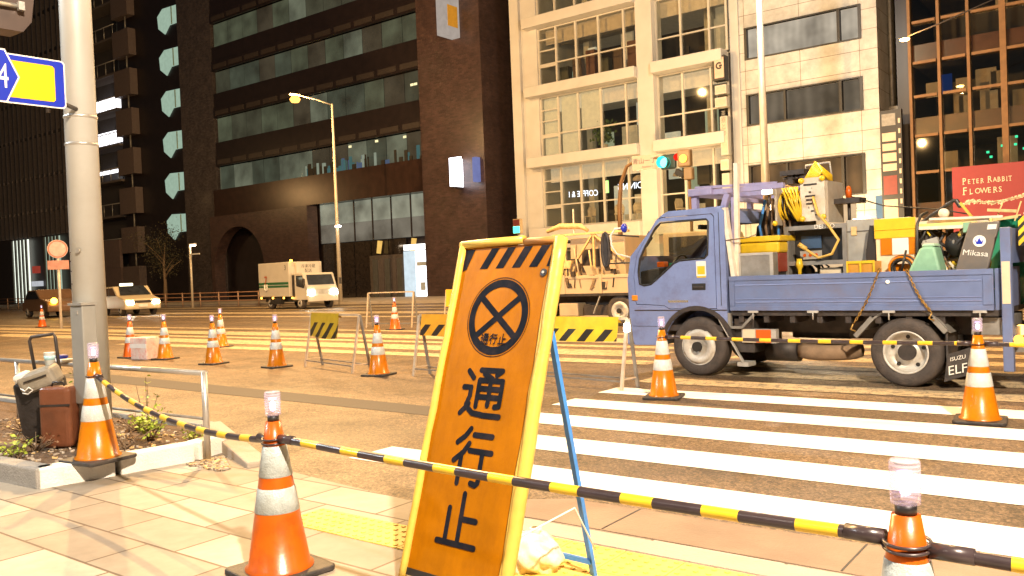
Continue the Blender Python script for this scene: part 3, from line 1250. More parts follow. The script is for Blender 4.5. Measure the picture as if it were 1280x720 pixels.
# backs of a vehicle signal at the top left corner
sg = thing('traffic_signal', 'dark traffic signal housing seen from behind at the upper corner', 'traffic signal', (-6.56, 2.60, 3.36))
m = MB()
q = [(-.38, -.14), (.19, -.14), (.25, -.06), (.28, .16), (.24, .34), (-.38, .34)]
m.bm.verts.ensure_lookup_table()
F1 = [ux * a + uy * b + nz * .12 for a, b in q]
F2 = [ux * a * .94 + uy * b * .94 - nz * .10 for a, b in q]
m.face(F1)
m.face(F2[::-1])
for k in range(len(q)):
    m.face([F1[k], F1[(k + 1) % 6], F2[(k + 1) % 6], F2[k]])
m.build('housing', M('signal_brown', (.07, .045, .035), .45, var=.2), sg, bevel=.02)
m = MB()
m.tube([ux * -.9 + nz * .15 + uy * -.0, ux * .17 + nz * .15 + uy * .03], .017, 8)
m.obox(ux * .17 + nz * .16 + uy * .03, ux * .02, uy * .03, nz * .02)
m.build('mounting_arm', STEEL, sg)
m = MB()
m.tube([ux * -1.1 + uy * .6, ux * .2 + uy * .6, Vector((-.27, .76, .6))], .03, 10)
m.build('crossarm', STEEL, sg)

# silver guard rail
gr = thing('guard_rail', 'silver tubular guard rail along the kerb behind the pale pole', 'guard rail', (-5.77, 3.68, 0))
m = MB(off=(-5.77, 3.68, 0))
m.tube([(-5.77, 3.68, 0.02), (-5.77, 3.68, .69)], .024, 14)
m.build('post', STEEL, gr)
m = MB(off=(-5.77, 3.68, 0))
m.tube([(-5.75, 3.68, .68), (-7.2, 3.68, .675), (-11, 3.68, .67)], .022, 12)
m.build('top_tube', STEEL, gr)
m = MB(off=(-5.77, 3.68, 0))
m.tube([(-5.79, 3.68, .33), (-7.2, 3.68, .32), (-11, 3.68, .31)], .012, 10)
m.build('lower_tube', GREY, gr)
m = MB(off=(-5.77, 3.68, 0))
m.tube([(-9.0, 3.68, .1), (-9.0, 3.68, .67)], .024, 14)
m.build('post', STEEL, gr)
# folded cloth lying on rail
t = thing('cloth_bundle', 'small folded white and blue cloth lying over the silver rail', 'cloth', (-8.05, 3.68, .69))
m = MB()
m.box((-.14, -.07, .0), (.14, .06, .035), 0)
m.box((-.05, -.05, .035), (.06, .04, .07), 1)
m.build('fold', [WHITE, SIGNBLUE], t, bevel=.02)

# thin bluish post and wire fence at the far left
t = thing('mesh_fence', 'dark wire mesh fence panel at the left frame edge', 'fence', (-8.55, 2.75, .1))
m = MB()
for k in range(16):
    m.tube([(-1.2 + k * .08, 0, 0), (-1.2 + k * .08, 0, .62)], .003, 5)
for k in range(9):
    m.tube([(-1.22, 0, .02 + k * .075), (.0, 0, .02 + k * .075)], .003, 5)
m.build('wire_mesh', DARK, t)
m = MB()
m.tube([(0.02, 0, 0), (0.02, 0, .64)], .012, 8)
m.build('post', DARK, t)
t = thing('thin_post', 'slim bluish grey post at the extreme left edge', 'post', (-8.98, 3.05, .1))
m = MB()
m.tube([(0, 0, 0), (0, 0, 2.35)], .038, 16)
m.build('shaft', M('bluish_post', (.22, .27, .36), .35, .3, var=.1), t)
m = MB()
m.lathe([(.04, 2.35), (.042, 2.37), (0, 2.4)], 16)
m.build('cap', STEEL, t)

# suitcases
BAG = M('black_bag', (.025, .02, .018), .45, var=.3, scale=10, bump=.3)
LEAT = M('brown_leather', (.16, .055, .025), .35, var=.35, scale=5, bump=.25, bscale=20, dirt=.5, dcol=(.05, .02, .01), dscale=5)
KH = M('khaki_bag', (.27, .235, .18), .6, var=.15, scale=8, bump=.2)
cs = thing('suitcase', 'tall black wheeled suitcase with raised handle leaning by the pole', 'suitcase', (-7.24, 3.2, .12), R(32))
m = MB()
m.box((-.17, -.12, .03), (.16, .12, .52))
bo = m.build('body', BAG, cs, bevel=.03)
bo.rotation_euler = (0, R(-9), 0)
m = MB()
m.tube([(-.11, .08, .5), (-.13, .09, .84), (-.11, .09, .87), (.09, .09, .87), (.10, .09, .84), (.10, .08, .5)], .014, 8)
ha = m.build('handle', DARK, cs)
ha.rotation_euler = (0, R(-6), 0)
m = MB()
for x in (-.15, .15):
    m.lathe([(0, -.02), (.03, -.02), (.03, .02), (0, .02)], 12, c=(x, .06, .03), axis='y')
m.build('caster', RUBB, cs)
cs2 = thing('suitcase', 'brown leather suitcase standing in front of the black one', 'suitcase', (-6.93, 3.10, .12), R(36))
m = MB()
m.box((-.09, -.085, .0), (.16, .085, .48))
bo = m.build('body', LEAT, cs2, bevel=.035, seg=3)
m = MB()
m.box((-.093, -.092, .33), (.163, -.0855, .345))
m.build('strap', BAG, cs2)
m = MB()
m.tube([(-.02, 0, .48), (-.01, 0, .51), (.07, 0, .51), (.08, 0, .48)], .009, 8)
m.build('handle', BAG, cs2)
kb = thing('shoulder_bag', 'khaki and white shoulder bag strapped on top of the black suitcase', 'bag', (-7.14, 3.12, .575), R(36))
m = MB()
m.box((-.15, -.09, 0), (.15, .09, .16))
b1 = m.build('body', KH, kb, bevel=.04, seg=3)
b1.rotation_euler = (R(12), R(-17), 0)
m = MB()
m.box((-.08, -.102, .10), (.11, -.0925, .112), 0)
m.tube([(-.12, -.10, .07), (-.09, -.115, .04), (-.05, -.11, .06), (-.03, -.11, .03), (-.08, -.11, .01), (-.12, -.10, .03)], .006, 6, mi=1)
b2 = m.build('pocket_trim', [BAG, WHITE], kb)
b2.rotation_euler = (R(12), R(-17), 0)
m = MB()
m.box((-.17, -.08, .11), (-.06, .05, .18))
b3 = m.build('side_pouch', WHITE, kb, bevel=.03)
b3.rotation_euler = (R(12), R(-17), 0)
cp = thing('paper_cup', 'pale blue and white paper cup balanced on the khaki bag', 'cup', (-7.12, 3.16, .745))
m = MB()
m.lathe([(0, 0), (.034, 0), (.043, .11), (.045, .112), (.04, .112), (.03, .01)], 20)
m.build('cup_wall', M('cup_white', (.75, .78, .76), .4, var=.1, scale=10, dirt=.5, dcol=(.3, .55, .6)), cp)
m = MB()
m.lathe([(.0, .05), (.0395, .05), (.0428, .085), (0, .085)], 20)
m.build('print_band', M('cup_blue', (.35, .55, .6), .4), cp)


def plant(label, loc, n, hgt, spread, seed, stems=6, leaf=.03, name='shrub', mat=LEAF, cat='plant', group='small plants in the planting bed'):
    rnd = random.Random(seed)
    t = thing(name, label, cat, loc, 0, group)
    m = MB()
    m2 = MB()
    for s_ in range(stems):
        a = rnd.uniform(0, 2 * PI)
        k = rnd.uniform(.2, 1) * spread
        h = hgt * rnd.uniform(.6, 1)
        P0 = Vector((rnd.uniform(-.03, .03), rnd.uniform(-.03, .03), 0))
        P1 = Vector((math.cos(a) * k * .5, math.sin(a) * k * .5, h * .5))
        P2 = Vector((math.cos(a) * k, math.sin(a) * k, h))
        m.tube([P0, P1, P2], [.006, .004, .002], 5)
        for j in range(n // stems):
            f = rnd.uniform(.35, 1.05)
            p = P0.lerp(P1, f * 2) if f < .5 else P1.lerp(P2, f * 2 - 1)
            p = p + Vector((rnd.gauss(0, .25), rnd.gauss(0, .25), rnd.gauss(0, .18))) * spread * .45
            p.z = max(p.z, .01)
            d = Vector((rnd.uniform(-1, 1), rnd.uniform(-1, 1), rnd.uniform(-.4, .6))).normalized()
            e = d.cross(Vector((rnd.uniform(-1, 1), rnd.uniform(-1, 1), 1))).normalized()
            L = leaf * rnd.uniform(.6, 1.3)
            m2.face([p, p + d * L * .5 + e * L * .3, p + d * L, p + d * L * .5 - e * L * .3])
    m.build('stem', TWIG, t)
    m2.build('foliage', mat, t)
    return t


plant('tall sparse shrub with bare twigs and yellow green leaves at the left edge', (-7.95, 2.72, .11), 150, .85, .30, 5, 9, .05)
plant('dry twiggy shrub in front of the suitcases', (-7.5, 2.7, .11), 50, .5, .25, 9, 9, .035)
plant('low bright green plant at the foot of the brown suitcase', (-6.72, 2.72, .11), 90, .16, .12, 11, 7, .04)
plant('bushy yellow green plant just behind the cone on the bed', (-6.45, 3.62, .11), 260, .24, .22, 12, 12, .045)
plant('small creeping plant between the bushy plant and the rail post', (-6.12, 3.78, .11), 90, .10, .16, 13, 8, .03)
plant('thin upright weed against the silver rail', (-6.75, 3.75, .11), 40, .55, .14, 15, 4, .04)
plant('leafy sprig rising behind the khaki bag', (-7.5, 3.62, .11), 90, .55, .22, 17, 6, .05)
DRY = M('dry_leaf', (.20, .11, .05), .8, var=.5, scale=40)
for i_, (x_, y_) in enumerate(((-8.3, 2.75), (-7.75, 2.85), (-7.25, 2.66), (-6.95, 2.95), (-6.35, 3.35), (-8.0, 3.3), (-7.0, 3.8))):
    plant(('tangle of dry brown twigs at the fence end of the bed', 'dry brown twigs right behind the grey kerb stone', 'dry brown twigs beside the low green plant', 'dead twigs between the brown suitcase and the cone', 'dead leaves and twigs right of the cone base', 'dry bush in the shade behind the black suitcase', 'dead twigs at the foot of the silver rail')[i_], (x_, y_, .11), 60, .30 if i_ < 3 else .16, .28, 40 + i_, 14, .035, name='dry_plant', mat=DRY, group='dry plants in the planting bed')
# timber edging in bed
m = MB()
m.bar((-8.3, 2.62, .16), (-6.95, 2.9, .14), .1, .05)
tag(m.build('timber_edging', TWIG, bevel=.01), 'weathered timber plank lying in the planting bed', 'plank')


# ------------------------------------------------------------------ vehicles
def wheel(t, x, y, z=.36, r=.36, w=.2, out=-1, dish='front', name='wheel', rim=None):
    """axis along y; outer face towards out*y"""
    m = MB()
    o = out
    prof = [(r * .62, o * -.01), (r * .70, o * .004), (r * .90, o * .006), (r * .97, o * -.012), (r, o * -.035), (r, o * -(w - .03)), (r * .95, o * -w), (r * .62, o * -w), (r * .6, o * -w * .5), (r * .62, o * -.01)]
    m.lathe(prof, 48, c=(x, y, z), axis='y')
    # tread grooves
    ty = m.build(name, TYRE, t)
    m = MB()
    rm = rim or WRIM
    if dish == 'front':
        prof = [(r * .63, 0), (r * .60, .012), (r * .56, -.02), (r * .50, -.035), (r * .30, .01), (r * .26, .03), (0, .03)]
        prof = [(a, o * -(-b) if True else b) for a, b in prof]
        prof = [(a, -b if o > 0 else b * -1) for a, b in prof] if False else [(a, o * b * 1.0) for a, b in [(q[0], q[1] * (1 if o > 0 else 1)) for q in prof]]
    else:
        prof = [(r * .63, 0), (r * .60, .012), (r * .56, -.02), (r * .54, -.10), (r * .34, -.12), (r * .30, -.09), (0, -.09)]
        prof = [(a, o * b) for a, b in prof]
    m.lathe(prof, 40, c=(x, y, z), axis='y', mi=0)
    hd = -.022 if dish == 'front' else -.108
    for k in range(6 if dish == 'front' else 5):
        a = 2 * PI * k / (6 if dish == 'front' else 5) + .3
        rr = r * (.42 if dish == 'front' else .44)
        yy = y + o * (hd + .012)
        m.tube([(x + rr * math.cos(a), yy, z + rr * math.sin(a)), (x + rr * math.cos(a), yy + o * .004, z + rr * math.sin(a))], r * .06, 10, mi=1)
    m.build('rim', [rm, BLACK], ty)
    m = MB()
    if dish == 'front':
        m.tube([(x, y + o * .02, z), (x, y + o * .055, z)], r * .17, 20)
    else:
        m.tube([(x, y - o * .10, z), (x, y - o * .03, z)], r * .24, 20)
    m.build('hub', DARK if dish != 'front' else BLACK, ty)
    return ty


TR = thing('flatbed_truck', 'blue flatbed work truck loaded with road repair equipment', 'truck', (-4.35, 9.55, 0), R(-3.6))
W_ = 1.70
YF = -.03  # flank plane
door_o = [(-.93, .88), (-.955, 1.24), (-.90, 1.50), (-.80, 1.66), (-.60, 1.93), (-.52, 1.965), (.17, 1.965), (.2, 1.93), (.2, .82), (-.45, .82), (-.52, .86)]
win_o = [(-.86, 1.14), (-.875, 1.30), (-.85, 1.46), (-.76, 1.62), (-.60, 1.85), (-.53, 1.90), (.10, 1.90), (.125, 1.87), (.10, 1.47), (.06, 1.435), (-.28, 1.42), (-.36, 1.39), (-.62, 1.19), (-.70, 1.135), (-.80, 1.12)]
arch = [(-.08 + .45 * math.cos(a), .36 + .45 * math.sin(a)) for a in [R(q) for q in range(170, 20, -12)]]
cab_o = [(-.97, .36), (-1.03, .50), (-1.05, 1.2), (-.99, 1.50), (-.50, 2.00), (-.42, 2.035), (.28, 2.035), (.33, 1.98), (.33, .60)] + arch[::-1] + [(-.53, .37)]
for yy, sgn_ in ((YF, 1), (W_, -1)):
    m = MB()
    m.holed(cab_o, [door_o], yy, .03 * sgn_)
    m.build('cab_side', BLUE, TR)
    m = MB()
    d2 = [(p[0] * .985 - .005, 1.4 + (p[1] - 1.4) * .985) for p in door_o]
    m.holed(d2, [win_o], yy - .004 * sgn_, .03 * sgn_)
    dr = m.build('door', BLUE, TR)
    m = MB()
    m.face([(p[0], yy + .01 * sgn_, p[1]) for p in win_o])
    m.build('window', CGLASS, dr)
    m = MB()
    m.tube([(p[0], yy - .004 * sgn_, p[1]) for p in win_o], .014, 6, closed=True)
    m.build('window_seal', BLACK, dr)
    m = MB()
    m.box((-.12, yy - .012 * sgn_, 1.05), (.06, yy + .006 * sgn_, 1.13), 0)
    m.box((-.095, yy - .022 * sgn_, 1.075), (.035, yy - .013 * sgn_, 1.10), 1)
    m.build('handle', [BLACK, DARK], dr, bevel=.008)
    if yy == YF:
        m = MB()
        m.box((-.055, yy - .0075, 1.22), (.075, yy - .0045, 1.40), 0)
        m.box((-.04, yy - .0095, 1.24), (.06, yy - .0078, 1.34), 1)
        m.box((-.05, yy - .0075, 1.20), (.07, yy - .0045, 1.22), 1)
        m.build('sticker', [WHITE, YEL], dr)
        m = MB()
        m.box((-.955, yy - .008, .80), (.33, yy - .001, .812))
        m.build('belt_line', DARK, TR)
for x0_, z0_, x1_, z1_ in ((-.99, .60, -.50, .605), (.255, .86, .262, 1.97)):
    m = MB()
    m.box((x0_, YF - .003, z0_), (x1_, YF - .0005, z1_))
    m.build('panel_seam', BLACK, TR)
m = MB()
m.box((-.985, YF - .02, .93), (-.90, YF - .001, 1.0))
m.build('side_indicator', M('amber_lens', (.7, .25, .02), .2), TR, bevel=.01)
m = MB()
m.box((-.46, YF - .006, .90), (-.18, YF - .001, .93))
m.build('side_badge', M('badge_silver', (.6, .6, .6), .25, .8), TR)
m = MB()
m.tube([(-.40, .12, 2.03), (.25, .12, 2.045)], .012, 6)
m.build('roof_gutter', BLUE, TR)
# wraps
m = MB()
rim = cab_o[:8]
for (a, b) in zip(rim, rim[1:]):
    if abs(a[0] + .99) < .02 and abs(b[0] + .5) < .02:
        # windscreen surround
        for y0, y1 in ((YF, .1), (W_ - .13, W_)):
            m.face([(a[0], y0, a[1]), (a[0], y1, a[1]), (b[0], y1, b[1]), (b[0], y0, b[1])])
        continue
    m.face([(a[0], YF, a[1]), (a[0], W_, a[1]), (b[0], W_, b[1]), (b[0], YF, b[1])])
m.build('cab_shell', BLUE, TR)
m = MB()
m.face([(-.985, .1, 1.505), (-.985, W_ - .13, 1.505), (-.505, W_ - .13, 1.995), (-.505, .1, 1.995)])
m.build('windscreen', CGLASS, TR)
m = MB()
m.holed([(YF, .6), (W_, .6), (W_, 2.0), (YF, 2.0)], [[(.25, 1.45), (1.4, 1.45), (1.4, 1.85), (.25, 1.85)]], 0)
ob = m.build('cab_rear_wall', BLUE, TR)
ob.rotation_euler = (0, 0, R(90))
ob.location = (.33, 0, 0)
m = MB()
m.box((-.9, 0, .55), (.32, W_ - .03, .62))
m.build('cab_floor', DARK, TR)
for y0 in (.12, .95):
    m = MB()
    m.box((-.35, y0, .8), (.15, y0 + .6, .98))
    m.obox((.17, y0 + .3, 1.3), (.06, 0, -.01), (0, .27, 0), (.06, 0, .34))
    m.obox((.23, y0 + .3, 1.75), (.04, 0, 0), (0, .13, 0), (.01, 0, .09))
    m.build('seat', BAG, TR, bevel=.03)
m = MB()
m.obox((-.78, .85, 1.22), (.14, 0, .02), (0, .78, 0), (0, 0, .1))
m.build('dashboard', DARK, TR, bevel=.02)
for x, y, z, mt, s_ in ((-.72, .3, 1.38, ORANGE_R, .05), (-.66, .5, 1.36, GREEND, .05), (-.6, .75, 1.38, WHITE, .06), (-.5, 1.0, 1.38, WOODP, .07), (-.35, .9, 1.40, KH, .07), (-.76, .9, 1.38, ORANGE_R, .05)):
    m = MB()
    m.obox((x, y, z), (s_, .01, 0), (-.01, s_ * 1.3, 0), (0, 0, s_ * .7))
    m.build('dashboard_clutter', mt, TR, bevel=.01)
m = MB()
m.tube([(-.55 + .06 * math.sin(a), .42 + .19 * math.cos(a), 1.32 + .17 * math.sin(a)) for a in [2 * PI * k / 20 for k in range(20)]], .014, 6, closed=True)
m.tube([(-.55, .42, 1.32), (-.75, .42, 1.15)], .02, 6)
m.build('steering_wheel', BLACK, TR)
m = MB()
m.tube([(-.76, YF + .03, 1.62), (-.80, YF + .03, 1.68), (-.72, YF + .03, 1.80), (-.68, YF + .03, 1.72)], .012, 6, closed=True)
m.build('grab_handle', BLACK, TR)
m = MB()
m.box((-.42, .72, 1.82), (-.38, .95, 1.88))
m.build('rear_view_mirror', BLACK, TR)
# bumper, lamps
m = MB()
m.box((-1.09, YF, .36), (-1.0, W_, .60))
m.build('bumper', BLUE, TR, bevel=.02)
for y0 in (.08, W_ - .33):
    m = MB()
    m.box((-1.065, y0, .68), (-1.045, y0 + .25, .84))
    m.build('headlight', CLEAR, TR, bevel=.01)
m = MB()
m.box((-1.07, .3, 1.02), (-1.045, 1.4, 1.22))
m.build('grille', DARK, TR)
# mirrors (near-side mirror on its white bent arm, round mirror, black main mirror)
m = MB()
m.tube([(-1.0, .02, 1.48), (-1.12, -.15, 1.54), (-1.16, -.2, 1.64), (-1.17, -.20, 1.78), (-1.10, -.2, 1.86), (-.99, -.2, 1.86)], .012, 8)
ma = m.build('mirror_arm', WHITE, TR)
m = MB()
m.lathe([(0, -.02), (.055, -.015), (.06, .01), (0, .03)], 16, c=(-.96, -.2, 1.86), axis='x')
m.build('mirror_head', SIGNBLUE, ma)
m = MB()
m.tube([(-1.31 + .055 * math.cos(a), -.12, 1.60 + .22 * math.sin(a)) for a in [2 * PI * k / 24 for k in range(24)]], .022, 8, closed=True)
m.prism([(-1.31 + .05 * math.cos(2 * PI * k / 20), 1.60 + .21 * math.sin(2 * PI * k / 20)) for k in range(20)], -.125, -.115)
mm_ = m.build('door_mirror', DARK, TR)
m = MB()
m.tube([(-1.0, .05, 1.42), (-1.30, -.1, 1.42)], .012, 6)
m.tube([(-.9, .05, 1.75), (-1.29, -.1, 1.80)], .012, 6)
m.build('mirror_stay', BLACK, mm_)
# wheel arch lining
m = MB()
pr = [(-.08 + .45 * math.cos(R(q)), .36 + .45 * math.sin(R(q))) for q in range(178, 12, -8)]
pr2 = [(-.08 + .50 * math.cos(R(q)), .36 + .50 * math.sin(R(q))) for q in range(12, 180, 8)]
m.prism(pr + pr2, YF - .012, .30)
m.build('wheel_arch', DARK, TR)
wheel(TR, -.08, .0)
wheel(TR, -.08, W_ - .03, out=1)
wheel(TR, 2.30, .0, dish='rear')
wheel(TR, 2.30, .24, dish='rear', w=.18)
wheel(TR, 2.30, W_ - .03, out=1, dish='rear')
# chassis
for y0 in (.42, 1.18):
    m = MB()
    m.box((.35, y0, .52), (3.15, y0 + .08, .72))
    m.build('chassis_rail', DARK, TR)
m = MB()
m.tube([(2.30, .1, .36), (2.30, 1.6, .36)], .06, 12)
m.lathe([(.0, -.16), (.12, -.13), (.16, 0), (.12, .13), (0, .16)], 16, c=(2.3, .85, .36), axis='y')
m.build('rear_axle', DARK, TR)
m = MB()
m.box((.78, .75, .42), (1.5, 1.2, .7))
m.box((1.55, .5, .45), (1.85, 1.4, .72))
m.build('gearbox', DARK, TR, bevel=.03)
m = MB()
m.box((.37, .05, .30), (.62, .5, .70))
m.build('battery_box', DARK, TR, bevel=.01)
m = MB()
m.bar((.20, YF + .02, .72), (.50, YF + .04, .18), .05, .012)
m.box((.42, .0, .14), (.56, .2, .19))
m.build('front_mudguard', GREYL, TR)
m = MB()
m.bar((.34, -.0, .77), (.34, .0, .52), .05)
m.bar((.34, .0, .60), (.50, .0, .60), .03)
m.bar((.50, .0, .60), (.66, .0, .76), .03)
m.build('side_bracket', GREY, TR)
m = MB()
m.box((.48, .02, .42), (.90, .10, .58), 0)
m.box((.66, .012, .425), (.84, .018, .575), 1)
m.box((.50, .012, .425), (.65, .018, .575), 2)
m.build('side_lamp_panel', [GREYL, ORANGE_R, CREAM], TR)
m = MB()
m.lathe([(.16, -.08), (.30, -.085), (.36, -.06), (.37, 0), (.36, .06), (.30, .085), (.16, .08)], 32, c=(1.32, .55, .30), axis='z')
m.build('spare_tyre', M('dusty_tyre', (.25, .16, .09), .85, var=.2, scale=9, bump=.3), TR)
m = MB()
m.tube([(.62, .45, .30), (1.0, .45, .30)], .13, 20)
m.build('air_tank', DARK, TR)
# bed
m = MB()
m.box((.36, .0, .74), (3.16, W_, .80))
for k in range(9):
    m.box((.45 + k * .31, .02, .66), (.51 + k * .31, W_ - .02, .739))
m.build('bed_floor', DARK, TR)


def board(x0, x1, y, z0, z1, name, o=1):
    m = MB()
    m.box((x0, y, z0), (x1, y + .03, z1), 0)
    e = .005
    f = y - .012
    m.box((x0, f, z1 - .055), (x1, y - e, z1), 0)
    m.box((x0, f, z0), (x1, y - e, z0 + .05), 0)
    m.box((x0, f, z0 + .055), (x0 + .06, y - e, z1 - .06), 0)
    m.box((x1 - .09, f, z0 + .055), (x1, y - e, z1 - .06), 0)
    m.box((x0 + .07, f + .003, z0 + .09), (x1 - .1, y - e, z0 + .105), 1)
    m.box((x0 + .07, f + .003, z0 + .13), (x1 - .1, y - e, z0 + .14), 1)
    m.box((x0 + .07, f + .003, z1 - .115), (x1 - .1, y - e, z1 - .10), 1)
    return m.build(name, [BLUEB, BLUE], TR, bevel=.003)


board(.37, 3.13, -.03, .80, 1.205, 'side_board')
b2_ = board(.37, 3.13, W_, .80, 1.205, 'side_board')
m = MB()
m.box((3.135, .01, .80), (3.165, W_, 1.205))
m.build('tail_board', BLUEB, TR)
for x in (.6, 1.3, 2.1, 2.95):
    m = MB()
    m.box((x, -.055, .775), (x + .12, -.03, .80), 0)
    m.tube([(x + .06, -.045, .70), (x + .06, -.045, .79)], .008, 6)
    m.build('board_hinge', GREYL, TR)
for x in (1.82,):
    m = MB()
    m.lathe([(0, -.02), (.018, -.01), (.018, 0), (0, .0)], 12, c=(2.16, -.045, 1.10), axis='y')
    m.build('lamp_dot', emis('small_marker', (1, .8, .5), 2.5), TR)
# headboard posts and upper rack (lavender frame over cab)
RK = M('lavender_paint', (.27, .25, .42), .45, .1, var=.15, scale=8, dirt=.4, dcol=(.25, .14, .08), dscale=7)
for y0 in (.06, W_ - .1):
    m = MB()
    m.box((.38, y0, .8), (.44, y0 + .05, 2.12))
    m.build('rack_post', RK, TR)
    m = MB()
    m.bar((-.14, y0 + .1, 2.03), (-.14, y0 + .1, 2.2), .07)
    m.build('rack_foot', RK, TR)
    m = MB()
    m.bar((.24, y0 + .1, 2.03), (.30, y0 + .1, 2.2), .07)
    m.build('rack_foot', RK, TR)
m = MB()
m.box((-.2, .08, 2.20), (.12, W_ - .1, 2.29))
m.build('rack_front_beam', RK, TR, bevel=.01)
for y0 in (.12, .8, W_ - .2):
    m = MB()
    m.box((.12, y0, 2.20), (1.0, y0 + .07, 2.26))
    m.build('rack_beam', RK, TR)
m = MB()
m.bar((-.1, .1, 2.3), (.9, .2, 2.27), .03)
m.bar((.4, .08, 2.12), (.4, W_ - .1, 2.12), .05)
m.build('rack_crossbar', RK, TR)
# rear fender, mudflap
m = MB()
for y0 in (.0,):
    pr = [(2.30 + .46 * math.cos(R(q)), .36 + .46 * math.sin(R(q))) for q in range(150, 25, -8)]
    pr2 = [(2.30 + .48 * math.cos(R(q)), .36 + .48 * math.sin(R(q))) for q in range(26, 152, 8)]
    m.prism(pr + pr2, y0, .45)
m.bar((1.98, -.0, .72), (1.80, .0, .52), .05, .05)
m.bar((2.58, -.0, .72), (2.70, .0, .58), .09, .05)
m.build('rear_mudguard', GREY, TR)
m = MB()
m.box((2.68, .02, .13), (2.70, .42, .60))
mf = m.build('mudflap', RUBB, TR)
mf.location = (0, 0, 0)
m = MB()
m.obox((2.80, -.02, .26), (.11, .02, .04), (0, .005, 0), (.02, 0, .14), 0)
m.text('ELF', .13, (2.795, -.040, .21), ux=(.95, .03, .25), mi=1)
m.text('ISUZU', .055, (2.80, -.040, .325), ux=(.95, .03, .25), mi=1)
m.build('flap_badge', [RUBB, TEXTW], mf)
# tail lift posts
for y0 in (.02, W_ - .1):
    m = MB()
    m.box((3.185, y0, .20), (3.275, y0 + .09, 1.60))
    tp = m.build('tail_lift_post', BLUEB, TR, bevel=.008)
    m = MB()
    m.box((3.195, y0 - .006, .86), (3.265, y0 - .001, 1.27))
    m.build('measure_strip', CREAM, tp)
m = MB()
m.box((3.17, .12, 1.25), (3.22, W_ - .12, 1.60))
m.build('tail_lift_beam', BLUEB, TR)
m = MB()
m.box((3.17, .12, .45), (3.28, W_ - .1, .62))
m.box((2.9, .1, .55), (3.2, .9, .72))
m.build('tail_lift_drive', GREY, TR)
for k, x in enumerate((3.30,)):
    m = MB()
    m.lathe([(0, -.02), (.04, -.015), (.045, 0), (0, .0)], 12, c=(3.33, -.02, .52), axis='y')
    m.build('tail_lamp', emis('tail_lamp_glow', (1, .35, .04), 6), TR)
TRM = Matrix.Translation((-4.35, 9.55, 0)) @ Matrix.Rotation(R(-3.6), 4, 'Z')


def on_truck(name, label, cat, x, y, z=.80, rz=0, group=None):
    p = TRM @ Vector((x, y, z))
    return thing(name, label, cat, p, R(-3.6) + rz, group)


# cargo -------------------------------------------------------------
t = on_truck('post_bundle', 'two pale timber posts roped upright behind the truck cab', 'posts', .50, .02)
m = MB()
m.bar((-.04, 0, 0), (-.18, .0, 1.22), .08, .05)
m.build('post', WPOST, t)
m = MB()
m.bar((-.08, .06, 0), (-.045, .06, 1.74), .05, .05)
m.build('post', WPOST, t)
m = MB()
m.tube([(-.16, -.04, .83), (.12, -.04, .85), (.2, 0, .88)], .008, 6)
m.build('rope', TWIG, t)

t = on_truck('plastic_tub', 'bright yellow plastic tub on a red and grey base behind the cab', 'tub', .58, .55)
m = MB()
m.box((-.25, -.2, .66), (.25, .25, .80))
m.build('body', YEL, t, bevel=.03)
m = MB()
m.box((-.27, -.22, .80), (.27, .27, .87))
m.build('rim', YEL, t, bevel=.015)
m = MB()
m.box((-.24, -.19, .44), (.24, .24, .66), 0)
m.box((-.235, -.206, .56), (-.05, -.192, .655), 1)
m.build('base_box', [M('maroon', (.25, .04, .02), .5), CREAM], t)
m = MB()
m.box((-.22, -.16, 0), (.22, .22, .44))
m.build('support', DARK, t)
t = on_truck('metal_case', 'flat grey metal case standing at the front of the truck bed', 'case', .67, .10)
m = MB()
m.box((-.21, -.04, 0), (.21, .10, .67))
m.build('body', GREY, t, bevel=.01)
m = MB()
m.holed([(-.21, 0), (.21, 0), (.21, .67), (-.21, .67)], [[(-.19, .03), (.17, .03), (.17, .64), (-.19, .64)]], -.05, .008)
m.build('edge_frame', GREYL, t)

t = on_truck('control_cabinet', 'dark open fronted power cabinet with gauges carrying the hose reel', 'cabinet', 1.15, .90)
for x in (-.36, .33):
    m = MB()
    m.box((x, -.3, 0), (x + .05, .4, .97))
    m.build('side_frame', GREY, t)
for z in (.0, .28, .50, .92):
    m = MB()
    m.box((-.31, -.3, z), (.33, .4, z + .05))
    m.build('shelf', GREY, t)
m = MB()
m.box((-.31, -.1, .55), (.33, .35, .92))
m.build('panel', BLACK, t)
m = MB()
m.box((-.22, -.12, .70), (.02, -.105, .85))
m.build('gauge_screen', M('screen_blue', (.05, .09, .16), .2), t)
m = MB()
m.box((-.24, -.125, .57), (.02, -.106, .67), 0)
for k in range(3):
    m.tube([(-.18 + .07 * k, -.13, .62), (-.18 + .07 * k, -.14, .62)], .02, 8, mi=1)
m.build('switch_panel', [GREYL, ORANGE_R], t)
m = MB()
m.box((.02, -.2, .34), (.28, .1, .46))
m.build('battery', CREAM, t, bevel=.01)
m = MB()
m.text('DENYO', .07, (.13, -.303, .945))
m.build('lettering', TEXTW, t)
m = MB()
m.tube([(-.17, -.33, 0), (-.17, -.33, .45), (-.17, -.33, .5), (-.17, -.33, .58)], [.02, .024, .045, .03], 10)
m.build('yellow_pump', YEL, t)

